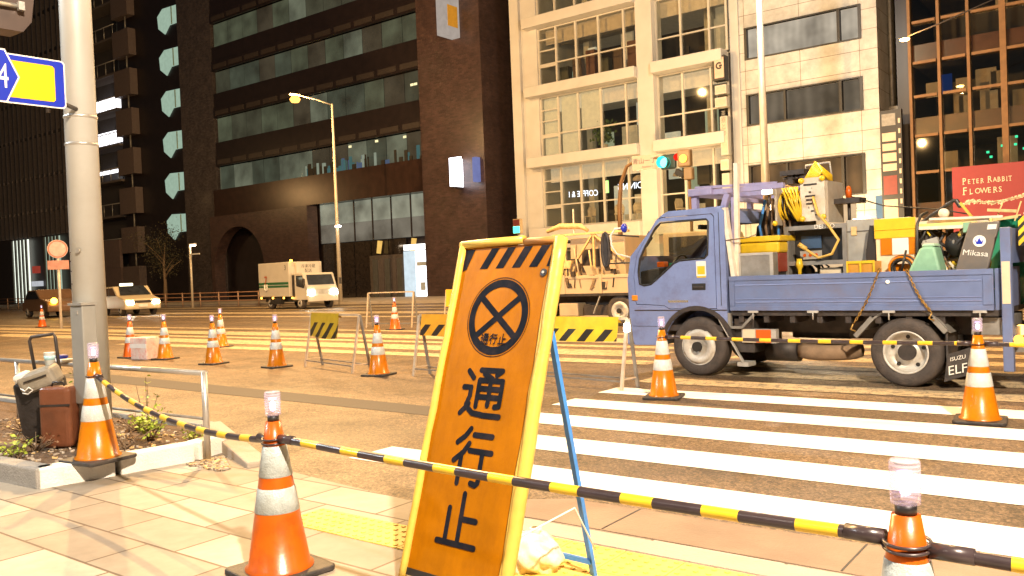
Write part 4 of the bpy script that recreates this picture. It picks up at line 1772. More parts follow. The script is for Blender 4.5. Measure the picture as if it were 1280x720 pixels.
t = on_truck('hose_reel', 'hose reel wound with yellow and black hoses above the power cabinet', 'hose reel', 1.02, .90, 1.80)
for x in (-.34, .28):
    m = MB()
    m.box((x - .015, -.25, 0), (x + .015, .25, .48))
    m.build('side_plate', M('reel_plate', (.45, .40, .32), .45, .2, var=.15, dirt=.4, dcol=(.3, .18, .08), dscale=6), t)
m = MB()
m.box((-.02, -.28, .02), (.27, -.262, .53), 0)
for q in range(9):
    m.box((.05 + random.uniform(-.03, .12), -.287, .08 + q * .045), (.08 + random.uniform(0, .12), -.283, .1 + q * .045), 1)
m.build('control_plate', [M('valve_plate', (.55, .50, .40), .5, var=.15, dirt=.5, dcol=(.3, .18, .08), dscale=8), DARK], t)
for x, z in ((.0, .50), (.25, .51), (.0, .05), (.25, .06), (-.34, .02)):
    m = MB()
    m.lathe([(0, -.03), (.03, -.025), (.034, 0), (0, .01)], 10, c=(x, -.285, z), axis='y')
    m.build('corner_knob', YEL, t)
hb = MB()
for k in range(26):
    x = -.30 + .012 * k
    rr = .19 + .012 * math.sin(k * 2.1)
    hb.mi = 0 if k % 5 in (0, 1, 2) else 1
    hb.tube([(x + .03 * math.sin(a + k), rr * math.cos(a) * 1.15, .24 + rr * math.sin(a)) for a in [2 * PI * q / 20 for q in range(20)]], .012, 6, closed=True)
for k in range(7):
    hb.tube([(-.24 + .03 * k, -.27, .44), (-.18 + .02 * k + .03 * (k % 3), -.29, .25), (-.06 + .008 * k, -.27, .03)], .013, 6, mi=0)
hb.build('hose_coil', [YEL, BLACK], t)
m = MB()
m.tube([(.14, -.30, .30), (.2, -.33, .1), (.33, -.36, -.05), (.44, -.36, -.22), (.36, -.36, -.38), (.2, -.35, -.42), (.08, -.33, -.34), (.0, -.33, -.28)], .016, 8)
m.tube([(.05, -.33, -.31), (-.04, -.33, -.25)], .028, 8)
m.build('hanging_hose', M('hose_tan', (.6, .38, .08), .5), t)
m = MB()
for k in range(5):
    m.tube([(-.3 + .05 * k, -.1, .56), (-.22 + .05 * k, .0, .60), (-.1 + .04 * k, .1, .56)], .02, 6)
m.box((-.32, -.15, .60), (-.02, .15, .66))
m.box((-.25, -.1, .50), (-.18, .1, .60))
m.box((-.08, -.1, .50), (-.02, .1, .60))
m.build('top_machinery', DARK, t)
m = MB()
for k in range(7):
    m.tube([(.02 + .02 * k, -.2, .52), (.10 + .015 * k, -.1 - .01 * k, .72 - .02 * k), (.25, .0, .55 - .01 * k)], .022, 6)
m.build('yellow_hose_bundle', YEL, t)
m = MB()
m.tube([(-.10, .1, .58), (-.09, .1, .72), (.2, .1, .73), (.22, .1, .55)], .014, 8)
m.build('lifting_handle', GREYL, t)

t = on_truck('work_light', 'small bright white work light next to the hose reel', 'work light', .61, .62, 2.17)
m = MB()
m.box((-.07, -.05, 0), (.07, .08, .12))
m.build('housing', GREYL, t, bevel=.01)
m = MB()
m.box((-.06, -.062, .015), (.06, -.053, .105))
m.build('lens', emis('work_light_glow', (1, .93, .8), 16), t)
m = MB()
m.tube([(0, 0, 0), (0, 0, -.16)], .012, 6)
m.build('stem', DARK, t)
t = on_truck('machinery', 'dark pump machinery with blue hoses just behind the cab rack', 'machinery', .62, 1.15, .8)
for k in range(14):
    pass
m = MB()
m.box((-.25, -.3, .6), (.25, .3, 1.2))
m.build('engine_block', DARK, t, bevel=.02)
m = MB()
for k in range(6):
    m.tube([(-.2 + k * .07, -.33, .8), (-.22 + k * .08, -.36, 1.0), (-.15 + k * .05, -.33, 1.33)], .018, 6, mi=(0 if k % 3 == 0 else 1))
m.build('hose', [BLUES, TWIG], t)
m = MB()
m.lathe([(0, 0), (.12, 0), (.13, .12), (.06, .16), (0, .16)], 16, c=(0, -.1, 1.35))
m.lathe([(0, 0), (.05, 0), (.05, .1), (0, .1)], 12, c=(-.18, -.2, 1.33))
m.build('filter_can', WOODP, t)

t = on_truck('tool_locker', 'dented light grey steel tool locker beside the power cabinet', 'locker', 1.70, .92)
m = MB()
m.box((-.18, -.3, 0), (.17, .35, 1.0))
m.build('body', M('locker_grey', (.36, .35, .31), .45, .3, var=.2, scale=6, bump=.15, bscale=5, dirt=.5, dcol=(.5, .42, .28), dscale=5), t, bevel=.01)
m = MB()
m.box((-.183, -.306, .86), (.173, -.301, .87), 0)
m.box((-.12, -.315, .82), (-.06, -.302, .92), 1)
m.box((.04, -.312, .45), (.16, -.302, .66), 0)
m.build('trim', [DARK, WOODP], t)
t = on_truck('beacon_stand', 'orange beacon on a small tripod table behind the locker', 'beacon', 1.45, .95, 1.73)
m = MB()
m.tube([(0, 0, 0), (0, 0, .28)], .02, 8)
m.box((-.22, -.12, .28), (.16, .12, .34))
m.build('stand', DARK, t)
m = MB()
m.lathe([(0, .34), (.035, .34), (.035, .43), (.02, .48), (0, .49)], 14)
m.build('beacon_dome', ORANGE_R, t)
m = MB()
m.tube([(.03, 0, .36), (.4, 0, .22), (1.0, .0, .13), (1.3, 0, .05)], .008, 6)
m.build('cable', BLACK, t)
t = on_truck('hose_heap', 'tangle of dark grimy hoses and cables heaped between the cab tub and cabinet', 'hoses', .72, 1.15)
rnd = random.Random(15)
m = MB()
for k in range(22):
    x = rnd.uniform(-.3, .35)
    z = rnd.uniform(.2, 1.0)
    pts_ = [(x, -.1, z)]
    for q in range(4):
        pts_.append((pts_[-1][0] + rnd.uniform(-.15, .15), rnd.uniform(-.25, .1), max(.1, min(1.25, pts_[-1][2] + rnd.uniform(-.2, .25)))))
    m.tube(pts_, rnd.uniform(.01, .022), 6, mi=k % 4)
m.build('hose', [BLACK, TWIG, WOODP, BLACK], t)
t = on_truck('cable_tangle', 'tangle of cables and rags between the barricade and the leaning cover plate', 'cables', 2.62, .45)
m = MB()
for k in range(20):
    x = rnd.uniform(-.22, .22)
    z = rnd.uniform(.2, .8)
    pts_ = [(x, -.05, z)]
    for q in range(4):
        pts_.append((pts_[-1][0] + rnd.uniform(-.12, .12), rnd.uniform(-.08, .1), max(.1, min(.85, pts_[-1][2] + rnd.uniform(-.18, .18)))))
    m.tube(pts_, rnd.uniform(.008, .018), 6, mi=k % 5)
m.build('cable', [BLACK, TWIG, YEL, BLACK, GREY], t)
t = on_truck('yellow_crate', 'low yellow crate between the locker and the barricade box', 'crate', 1.82, .32, .90)
m = MB()
m.box((-.14, -.14, .0), (.14, .14, .42), 0)
m.build('body', M('crate_amber', (.55, .26, .03), .5, var=.15), t)
m = MB()
for z in (.24, .40):
    m.box((-.15, -.155, z), (.15, -.142, z + .03))
for x in (-.15, -.01, .13):
    m.box((x, -.165, .0), (x + .02, -.156, .43))
m.build('slat', YEL, t)

t = on_truck('barricade_box', 'plastic barricade block, yellow above with orange and white squares', 'barricade', 2.16, .62)
m = MB()
m.prism([(-.25, 0), (.17, 0), (.16, .92), (.12, .98), (-.22, .98), (-.26, .92)], -.2, .25)
m.build('body', M('barricade_cream', (.72, .58, .38), .5, var=.1), t, bevel=.02)
m = MB()
m.box((-.262, -.215, .76), (.165, -.203, .975), 0)
m.box((-.262, -.225, .85), (.165, -.216, .865), 0)
m.build('yellow_upper_panel', YEL, t, bevel=.01)
m = MB()
m.box((-.2, -.214, .58), (-.08, -.203, .758), 0)
m.box((.09, -.214, .58), (.16, -.203, .758), 0)
m.box((-.079, -.212, .58), (.089, -.203, .758), 1)
m.build('square', [ORANGE, WHITE], t)
m = MB()
m.prism([(-.36, 0), (-.27, 0), (-.27, .9), (-.33, .92), (-.38, .6)], -.15, .25)
m.build('dark_backing', BLACK, t)
t = on_truck('cable_coil', 'coil of black and orange cable lying against the barricade', 'cable coil', 2.23, .30)
m = MB()
for k in range(9):
    rr = .145 - .007 * k
    m.mi = k % 3 == 0 and 1 or 0
    m.tube([(rr * math.cos(a), -.02 * (k % 4) - .04, .44 + rr * .9 * math.sin(a)) for a in [2 * PI * q / 24 for q in range(24)]], .012, 6, closed=True)
m.tube([(0, -.12, .38), (.03, -.13, .5), (.05, -.1, .62)], .012, 6, mi=0)
m.build('loop', [BLACK, ORANGE], t)
m = MB()
m.box((-.12, .0, 0), (.12, .05, .48))
m.build('holder', ORANGE, t)
t = on_truck('strap', 'black rubber strap looped over the barricade and pole load', 'strap', 2.35, .38)
m = MB()
m.tube([(-.02, 0, .3), (-.01, 0, .6), (.0, 0, .9), (.02, .08, .99), (.06, .16, 1.02)], .016, 8)
m.build('webbing', BLACK, t)
t = on_truck('pole_load', 'bundle of long pale yellow poles laid across the load', 'poles', 2.36, .42, 1.63)
m = MB()
for k in range(6):
    z = .0 + .03 * (k % 3)
    m.bar((-.02, -.02 + .05 * k, z + .02), (.45 + .10 * (k % 3), -.05 + .05 * k, z + .01), .045, .035, mi=k % 2)
m.bar((.1, .0, .11), (.78, .02, .09), .03, .025, mi=0)
m.build('pole', [WPOST, M('pole_yellow', (.8, .62, .2), .5)], t)
m = MB()
m.box((.44, -.09, -.05), (.50, .2, .05))
m.build('end_cap', GREEN, t)
t = on_truck('plastic_bin', 'pale green plastic bin with sloping sides near the truck side board', 'bin', 2.48, .20)
m = MB()
m.prism([(-.18, .0), (.17, 0), (.15, .42), (.10, .65), (-.02, .65), (-.05, .62), (-.15, .42)], -.10, .16)
m.build('body', GREEN, t, bevel=.025)
m = MB()
m.prism([(-.03, .65), (.11, .65), (.09, .68), (-.01, .68)], -.08, .14)
m.build('lid', M('green_pale', (.32, .5, .36), .5), t, bevel=.01)
t = on_truck('breaker_machine', 'tangled dark engine of a road breaker amid yellow hoses', 'machine', 2.60, .72)
m = MB()
rnd = random.Random(4)
for k in range(26):
    c = (rnd.uniform(-.28, .28), rnd.uniform(-.25, .2), rnd.uniform(.2, .78))
    s_ = rnd.uniform(.03, .10)
    m.obox(c, (s_, rnd.uniform(-.3, .3) * s_, 0), (0, s_, rnd.uniform(-.3, .3) * s_), (rnd.uniform(-.3, .3) * s_, 0, s_ * rnd.uniform(.5, 1)), k % 3)
m.build('engine', [BLACK, DARK, M('olive_metal', (.2, .15, .05), .5)], t)
m = MB()
m.lathe([(0, -.1), (.12, -.1), (.14, 0), (.12, .1), (0, .1)], 18, c=(.12, -.2, .66), axis='y', mi=0)
m.build('flywheel', BLACK, t)
m = MB()
for k in range(7):
    a = rnd.uniform(0, 6)
    m.tube([(-.05 + .03 * k, -.3, .45 + .03 * math.sin(a)), (.0 + .04 * k, -.33, .35 + .08 * math.sin(a + 1)), (.1 + .02 * k, -.3, .22 + .05 * k * .5)], .016, 6, mi=k % 2)
m.build('hose', [YEL, WPOST], t)
m = MB()
m.obox((-.12, -.28, .62), (.08, 0, .02), (0, .03, 0), (-.03, 0, .11))
m.build('grey_plate', GREYL, t)
t = on_truck('handle_bar', 'black angled handle with a small wheel sticking up above the load', 'handle', 2.70, .62, 1.60)
m = MB()
m.bar((-.40, 0, .10), (-.03, 0, .34), .05, .035)
m.bar((-.03, 0, .34), (.02, 0, .25), .07, .04)
m.build('arm', BLACK, t, bevel=.015)
m = MB()
m.lathe([(0, -.03), (.05, -.03), (.05, .03), (0, .03)], 16, c=(-.13, -.06, .20), axis='y')
m.build('small_wheel', WPOST, t)
m = MB()
m.bar((.02, -.02, .30), (.14, -.02, .12), .03, .025)
m.build('yellow_lever', YELP, t)
t = on_truck('saw_guard', 'leaning grey metal cover plate with a round emblem and white lettering', 'cover plate', 2.95, .20)
m = MB()
m.prism([(-.32, 0), (-.01, 0), (.20, .80), (.21, .87), (-.06, .87), (-.08, .80)], -.03, .03)
m.build('plate', M('plate_grey', (.15, .135, .12), .5, .2, var=.12, scale=5, dirt=.4, dcol=(.3, .2, .12), dscale=4), t, bevel=.015)
m = MB()
m.prism([(.10, .79), (.18, .79), (.19, .84), (.11, .84)], -.038, -.032)
m.build('white_patch', WHITE, t)
m = MB()
c = (.03, .68)
m.prism([(c[0] + .058 * math.cos(q * PI / 14), c[1] + .058 * math.sin(q * PI / 14)) for q in range(28)], -.038, -.032, mi=0)
m.prism([(c[0] - .04, c[1] + .02), (c[0] - .025, c[1] - .03), (c[0] + .025, c[1] - .03), (c[0] + .04, c[1] + .02), (c[0] + .02, c[1] - .01), (c[0], c[1] + .035), (c[0] - .02, c[1] - .01)], -.042, -.039, mi=1)
m.build('emblem', [TEXTW, SIGNBLUE], t)
m = MB()
m.text('Mikasa', .078, (-.01, -.034, .56), ux=(1, 0, -.12), uy=(.2, 0, 1), wscale=1.1)
m.build('lettering', TEXTW, t)
t = on_truck('green_drum', 'dark green drum at the tail end of the truck bed', 'drum', 2.98, 1.2)
m = MB()
m.lathe([(0, 0), (.22, 0), (.22, .28), (.23, .3), (.22, .32), (.22, .9), (0, .9)], 24)
m.build('body', GREEND, t)
m = MB()
m.lathe([(0, .9), (.235, .9), (.235, .93), (0, .94)], 24)
m.build('lid', GREEND, t)
t = on_truck('plank_pile', 'brownish plank and branches jutting out over the tail of the truck', 'planks', 2.98, .80, 1.68)
m = MB()
m.bar((-.05, .0, .02), (.25, .05, .05), .06, .03)
m.bar((-.04, -.05, .13), (.22, .0, .10), .04, .03)
m.bar((.02, .0, .0), (.1, .02, .22), .012)
m.bar((.2, .0, .0), (.26, .02, .2), .012)
m.build('plank', WOODP, t)
# chains over the side board
CH_ = M('chain_brass', (.35, .2, .05), .4, .6, var=.3, scale=20)
for lab, A, B in (('rusty chain hanging over the side board left of the rear wheel', (2.08, 1.22), (1.80, .66)), ('thinner chain hanging over the side board above the rear wheel', (2.36, 1.20), (2.58, .78))):
    t = on_truck('tie_down_chain', lab, 'chain', 0, -.06, 0, group='tie down chains on the blue truck')
    m = MB()
    N = 16
    for k in range(N):
        f = k / N
        x = A[0] + (B[0] - A[0]) * f
        z = A[1] + (B[1] - A[1]) * f - .05 * math.sin(PI * f)
        a = math.atan2(B[1] - A[1], B[0] - A[0])
        loop = []
        for q in range(8):
            u_, v_ = .026 * math.cos(q * PI / 4), .011 * math.sin(q * PI / 4)
            if k % 2:
                loop.append((x + u_ * math.cos(a), v_, z + u_ * math.sin(a)))
            else:
                loop.append((x + u_ * math.cos(a) - v_ * math.sin(a), 0, z + u_ * math.sin(a) + v_ * math.cos(a)))
        m.tube(loop, .0055, 5, closed=True)
    m.build('link_run', CH_, t)
    m = MB()
    m.tube([(B[0], 0, B[1]), (B[0] - .03, 0, B[1] - .06), (B[0] + .02, 0, B[1] - .08)], .01, 6)
    m.build('hook', CH_, t)

# grey-blue machine at the right border
t = on_truck('road_roller', 'grey blue machine cut off by the frame edge behind the truck tail', 'machine', 3.16, .35, 0)
m = MB()
m.lathe([(.0, .62), (.30, .62), (.32, .9), (.32, 1.75), (.26, 1.95), (.16, 2.05), (0, 2.08)], 24, c=(.42, .5, 0))
m.build('tank', M('lavender_grey', (.22, .23, .32), .4, .1, var=.1), t)
m = MB()
m.box((.05, .1, .35), (.9, 1.2, .62))
m.build('chassis', GREY, t)
m = MB()
m.box((.10, .16, 1.42), (.30, .172, 1.72))
m.build('hazard_patch', hazmat('hazard_patch', (.8, .55, .03), (.02, .02, .02), .09, -10, 10, .9), t)
m = MB()
m.lathe([(0, -.03), (.05, -.02), (.055, 0), (0, .0)], 14, c=(.12, .05, .58), axis='y')
m.build('lamp', emis('roller_lamp', (1, .45, .08), 8), t)
wheel(t, .5, .1, .3, .3, .2)

# ---------------------------------------------------------------- cream work truck behind
t = thing('work_truck', 'cream flatbed truck with a timber frame load parked beyond the striped banner', 'truck', (-9.2, 17.2, 0))
CRM = M('truck_cream', (.50, .38, .24), .5, var=.15, scale=3, dirt=.5, dcol=(.45, .28, .13), dscale=3)
m = MB()
m.box((-4.6, 0, .72), (0.4, 1.8, .78))
m.build('bed_floor', DARK, t)
for yy in (0, 1.77):
    m = MB()
    m.box((-4.4, yy - .005, .78), (-.1, yy + .03, 1.22))
    for x in (-4.4, -3.35, -2.3, -1.25, -.18):
        m.box((x, yy - .03, .78), (x + .08, yy - .006, 1.24))
    m.box((-4.4, yy - .022, 1.14), (-.1, yy - .007, 1.21))
    m.build('side_board', CRM, t, bevel=.005)
m = MB()
m.box((-4.45, 0, .78), (-4.41, 1.8, 1.22))
m.build('tail_board', CRM, t)
for x, y, o_ in ((-.75, .05, -1), (-3.6, .05, -1), (-.75, 1.72, 1), (-3.6, 1.72, 1)):
    wheel(t, x, y, .36, .36, .22, o_)
m = MB()
m.box((-2.5, .1, .22), (-1.95, .5, .55))
m.build('fuel_tank', CRM, t, bevel=.03)
m = MB()
m.box((-1.8, .15, .25), (-1.1, .7, .5))
m.box((-4.3, .5, .5), (.2, 1.2, .7))
m.build('chassis', DARK, t)
m = MB()
m.bar((-1.25, .02, .72), (-1.45, .02, .3), .05, .02)
m.build('mudguard_stay', GREYL, t)
m = MB()
m.box((.45, 0, .45), (1.9, 1.8, 1.25), 0)
m.prism([(.45, 1.25), (1.9, 1.25), (1.6, 2.1), (.45, 2.1)], 0, 1.8, mi=0)
m.build('cab', CRM, t, bevel=.03)
m = MB()
m.prism([(.6, 1.3), (1.72, 1.3), (1.5, 2.0), (.6, 2.0)], -.01, -.004)
m.build('window', BLACK, t)
wheel(t, 1.3, .0, .36, .36, .22)
ld = thing('machine_load', 'cream generator housing with crossed timber braces on the cream truck', 'generator', (-9.2, 17.3, .8))
m = MB()
m.box((-2.3, .3, 0), (-.75, 1.4, 1.35))
m.build('housing', CRM, ld, bevel=.03)
m = MB()
m.box((-1.95, .28, .62), (-1.45, .297, 1.05), 0)
m.box((-1.35, .28, .66), (-1.1, .297, 1.05), 0)
m.build('grille', DARK, ld)
m = MB()
m.bar((-2.2, .15, .55), (-1.55, .15, 1.4), .06, .04)
m.bar((-1.5, .15, 1.4), (-.7, .15, .75), .06, .04)
m.bar((-1.52, .15, .5), (-1.52, .15, 1.4), .05, .04)
m.bar((-2.7, .15, 1.43), (-.55, .15, 1.43), .09, .05)
m.build('brace', WOODP, ld)
m = MB()
m.box((-2.4, .0, .02), (-1.75, .35, .50))
m.build('toolbox', TWIG, ld, bevel=.02)
m = MB()
m.tube([(-2.9, .2, 1.55), (-2.5, .2, 1.66), (-1.9, .2, 1.62), (-1.7, .2, 1.5)], [.05, .07, .07, .04], 8)
m.build('rolled_cover', WOODP, ld)
m = MB()
m.bar((-2.1, .2, 1.4), (-2.1, .2, 2.05), .03)
m.build('upright', WPOST, ld)
t = thing('gear_heap', 'heap of brown tools and cans in front of the generator on the cream truck', 'tools', (-11.0, 17.2, .82))
rnd = random.Random(33)
m = MB()
for k in range(34):
    s_ = rnd.uniform(.04, .13)
    m.obox((rnd.uniform(-.6, 1.0), rnd.uniform(-.02, .15), rnd.uniform(.1, .75)), (s_, rnd.uniform(-.4, .4) * s_, 0), (0, s_ * .7, 0), (rnd.uniform(-.5, .5) * s_, 0, s_), k % 4)
for k in range(8):
    x = rnd.uniform(-.6, 1.0)
    m.tube([(x, .0, .1), (x + rnd.uniform(-.2, .2), 0, rnd.uniform(.6, 1.2))], .02, 6, mi=k % 4)
m.build('tool_mass', [TWIG, WOODP, DARK, CRM], t)
t = thing('tarp_roll', 'long dark tarpaulin roll lying on the cream truck next to the blue cab', 'tarpaulin', (-9.55, 17.25, .8))
m = MB()
m.tube([(0, .1, .35), (.5, .1, .48), (1.2, .1, .52), (2.0, .1, .5)], [.13, .16, .17, .14], 10)
m.build('roll', BLACK, t)
m = MB()
m.box((-.1, 0, 0), (1.9, .3, .36))
m.build('support_box', DARK, t)

# ---------------------------------------------------------------- white delivery truck
dt = thing('delivery_truck', 'white box delivery truck with green stripes and lit headlights', 'truck', (-33.5, 26.2, 0), R(-9))
WB = M('truck_white', (.62, .56, .47), .4, var=.04, scale=2)
BXX = M('box_white', (.58, .53, .45), .5, var=.05, scale=2, bump=.05, bscale=5)
m = MB()
m.box((-3.1, 0, .62), (0, 1.85, 2.32))
m.build('cargo_box', BXX, dt, bevel=.03)
m = MB()
m.box((-3.05, -.012, 1.22), (-.06, -.002, 1.34))
m.box((-3.05, -.012, 1.08), (-.06, -.002, 1.18))
m.build('green_stripe', M('stripe_green', (.02, .13, .05), .5), dt)
m = MB()
m.box((-2.45, -.03, .95), (-2.15, -.016, 1.25), 0)
m.tube([(-2.44, -.034, 1.24), (-2.44, -.034, 1.0), (-2.3, -.034, .92), (-2.16, -.034, 1.0), (-2.16, -.034, 1.24)], .03, 6, mi=0)
m.text('7', .62, (-2.3, -.04, 1.42), mi=1, wscale=1.1)
m.text('i', .3, (-2.3, -.04, 1.12), mi=2)
m.build('logo', [TEXTW, ORANGE_R, BLACK], dt)
m = MB()
m.text('3', .34, (-.3, -.02, 2.03))
m.build('number', DARK, dt)
m = MB()
m.box((.0, .35, 1.75), (.14, 1.6, 2.25), 0)
m.text('冷凍冷蔵', .2, (.145, 1.0, 2.08), ux=(0, 1, 0), mi=1)
m.text('配送', .2, (.145, 1.0, 1.86), ux=(0, 1, 0), mi=1)
m.build('cooling_unit', [BXX, DARK], dt)
m = MB()
m.prism([(.12, .45), (1.5, .45), (1.52, .95), (1.42, 1.12), (1.2, 1.68), (1.1, 1.74), (.12, 1.74)], .08, 1.77)
m.build('cab', WB, dt, bevel=.03)
DG = M('cab_glass_dark', (.03, .035, .045), .06, var=.3, scale=4)
m = MB()
m.face([(1.415, .2, 1.15), (1.415, 1.66, 1.15), (1.222, 1.62, 1.64), (1.222, .24, 1.64)])
ob = m.build('windscreen', DG, dt)
ob.location = (.012, 0, .006)
m = MB()
m.prism([(.55, 1.12), (1.28, 1.0), (1.33, 1.12), (1.13, 1.62), (.55, 1.62)], .068, .076)
m.build('window', DG, dt)
m = MB()
m.box((.16, .068, .6), (.40, .076, 1.66))
m.build('gap_panel', DARK, dt)
m = MB()
m.box((1.525, .5, .72), (1.54, 1.35, .95), 0)
m.box((1.542, .75, .50), (1.55, 1.15, .62), 1)
m.build('grille', [GREYL, CREAM], dt)
m = MB()
m.box((1.5, .1, .36), (1.6, 1.75, .66))
m.build('bumper', WB, dt, bevel=.02)
HL = emis('headlight_glow', (1, .93, .75), 60)
for y0 in (.14, 1.42):
    m = MB()
    m.box((1.60, y0, .66), (1.625, y0 + .28, .88))
    m.build('headlight', HL, dt, bevel=.03)
AM = emis('amber_marker', (1, .45, .05), 10)
for x in (-2.9, -1.7, -.6, .25):
    m = MB()
    m.box((x, -.03, .52), (x + .1, .0, .60))
    m.build('marker_lamp', AM, dt)
m = MB()
m.lathe([(0, 0), (.07, 0), (.07, .08), (0, .1)], 10, c=(.1, .1, 2.33))
m.build('roof_beacon', AM, dt)
m = MB()
m.box((-3.0, .3, .35), (1.3, 1.5, .6))
m.box((-2.0, .02, .25), (-.9, .2, .58))
m.build('chassis', BLACK, dt)
for x, y, o_ in ((.8, .1, -1), (-2.1, .08, -1), (.8, 1.78, 1), (-2.1, 1.78, 1)):
    wheel(dt, x, y, .3, .3, .2, o_)
for y0 in (-.08, 1.93):
    m = MB()
    m.tube([(1.4, y0 * .9 + .05, 1.5), (1.52, y0, 1.45)], .01, 6)
    m.box((1.5, y0 - .05, 1.15), (1.56, y0 + .05, 1.46))
    m.build('mirror', DARK, dt)

# ---------------------------------------------------------------- saloon car behind the pole
cr_ = thing('car', 'beige taxi saloon with roof lamp and lit headlights passing behind the pale pole', 'car', (-41.5, 21.5, 0), R(-12))
prof = [(-2.15, .35), (-2.2, .75), (-1.7, .92), (-1.15, 1.42), (.35, 1.45), (1.05, .98), (2.05, .82), (2.2, .6), (2.15, .3)]
m = MB()
m.prism(prof, .0, 1.7)
m.build('body', CREAM, cr_, bevel=.06, seg=3)
m = MB()
m.prism([(-1.45, .96), (-1.08, 1.36), (.28, 1.38), (.86, .98)], -.012, -.004)
m.build('window', DG, cr_)
m = MB()
m.face([(1.06, .12, 1.0), (1.06, 1.58, 1.0), (.38, 1.45, 1.44), (.38, .25, 1.44)])
ob = m.build('windscreen', DG, cr_)
ob.location = (.03, 0, .02)
for y0 in (.1, 1.3):
    m = MB()
    m.box((2.18, y0, .55), (2.22, y0 + .3, .72))
    m.build('headlight', HL, cr_, bevel=.02)
m = MB()
m.box((-.5, .55, 1.46), (-.25, 1.15, 1.60))
m.build('roof_lamp', emis('taxi_lamp', (1, .85, .5), 4), cr_, bevel=.03)
for x in (-1.35, 1.35):
    for y, o_ in ((.02, -1), (1.68, 1)):
        wheel(cr_, x, y, .31, .31, .2, o_)
m = MB()
m.box((-2.24, .1, .6), (-2.2, .4, .75))
m.build('tail_lamp', emis('amber_tail', (1, .4, .03), 14), cr_)
m = MB()
m.box((2.205, .65, .42), (2.225, 1.05, .56))
m.build('number_plate', WHITE, cr_)
m = MB()
m.box((2.10, .45, .62), (2.215, 1.25, .74))
m.build('grille', DARK, cr_)
m = MB()
m.bar((-.3, -.016, .9), (-.3, -.016, 1.42), .05, .01)
m.bar((-.95, -.016, .9), (-.9, -.016, 1.40), .05, .01)
m.build('door_pillar', DARK, cr_)
cr2 = thing('car', 'dark car with amber rear lamp just left of the pale pole', 'car', (-46.5, 20.0, 0), R(-8))
m = MB()
m.prism([(x, z) for x, z in prof], .0, 1.7)
m.build('body', M('car_brown', (.22, .13, .08), .3, .2), cr2, bevel=.06, seg=3)
m = MB()
m.prism([(-1.45, .96), (-1.08, 1.36), (.28, 1.38), (.86, .98)], -.012, -.004)
m.build('window', DG, cr2)
for x in (-1.35, 1.35):
    for y, o_ in ((.02, -1), (1.68, 1)):
        wheel(cr2, x, y, .31, .31, .2, o_)
m = MB()
m.lathe([(0, -.04), (.16, -.03), (.16, 0), (0, .02)], 14, c=(2.24, .3, .85), axis='x')
m.build('turn_lamp', emis('amber_turn', (1, .5, .03), 20), cr2)
m = MB()
m.box((2.19, 1.2, .5), (2.23, 1.55, .68))
m.build('headlight', HL, cr2)

# ---------------------------------------------------------------- signals, street furniture
BR = M('brown_pole_paint', (.22, .12, .05), .5, .2, var=.15)
sp = thing('traffic_signal', 'green lit traffic signal on a curved brown pole with a street name plate', 'traffic signal', (-14.3, 25, 0))
O = Vector((-14.3, 25, 0))
m = MB()
m.tube([(0, 0, 0), (.02, 0, 3.4), (.1, 0, 4.2), (.35, 0, 4.75), (.8, 0, 4.95), (2.4, 0, 4.85)], [.09, .08, .07, .06, .05, .045], 12)
m.build('pole', BR, sp)
PL = M('name_plate', (.55, .45, .36), .5, var=.05)
NU = Vector((.97, .24, 0))
m = MB()
m.obox((1.18, -.08, 4.80), NU * .52, (0, .015, 0), (0, 0, .24))
npl = m.build('name_plate', PL, sp)
m = MB()
m.text('青山一丁目', .2, Vector((1.18, -.11, 4.84)), ux=NU)
m.text('Aoyama 1', .09, Vector((1.18, -.11, 4.66)), ux=NU)
m.build('lettering', M('plate_ink', (.12, .09, .1), .5), npl)
GL = emis('signal_green', (.05, 1.0, .7), 14)
AMB = emis('signal_amber_reflect', (1, .5, .06), 4)
HO = M('signal_housing', (.30, .20, .10), .45, var=.1)


def lens_(m, c, r, d):
    d = Vector(d).normalized()
    a = d.cross(Vector((0, 0, 1))).normalized()
    b = a.cross(d)
    m.face([Vector(c) + (a * math.cos(q * PI / 10) + b * math.sin(q * PI / 10)) * r for q in range(20)])


m = MB()
m.obox((1.95, -.1, 4.72), (.26, 0, 0), (0, .08, 0), (0, 0, .24))
hs = m.build('signal_head', M('signal_dark', (.03, .06, .06), .4), sp, bevel=.05)
m = MB()
m.lathe([(0, 0), (.17, 0), (.16, -.03), (0, -.05)], 20, c=(1.86, -.19, 4.70), axis='y')
m.build('green_lens', GL, hs)
m = MB()
m.lathe([(.18, 0), (.19, -.25)], 20, c=(1.86, -.19, 4.70), axis='y')
m.build('visor', M('visor_teal', (.02, .2, .18), .4), hs)
m = MB()
m.obox((2.5, -.05, 4.78), (.20, .05, 0), (0, .12, 0), (0, 0, .28))
hs2 = m.build('signal_head', HO, sp, bevel=.05)
m = MB()
m.lathe([(0, 0), (.13, 0), (.12, -.03), (0, -.05)], 20, c=(2.5, -.20, 4.76), axis='y')
m.build('amber_lens', AMB, hs2)
m = MB()
m.lathe([(0, 0), (.12, 0), (.11, -.03), (0, -.05)], 20, c=(2.27, -.16, 4.84), axis='y')
m.build('red_lens', emis('signal_red', (.8, .02, .01), 1.2), hs2)
m = MB()
m.obox((2.62, -.05, 4.28), (.13, .05, 0), (0, .1, 0), (0, 0, .2))
m.build('lower_head', HO, sp, bevel=.04)
m = MB()
m.obox((2.36, -.15, 4.30), (.13, .05, -.08), (0, .08, 0), (.04, 0, .1))
m.build('lower_hood', BLACK, sp, bevel=.04)
m = MB()
m.tube([(2.6, 0, 4.1), (2.62, 0, 2.4), (2.6, 0, 0)], .05, 10)
m.build('pole', BR, sp)

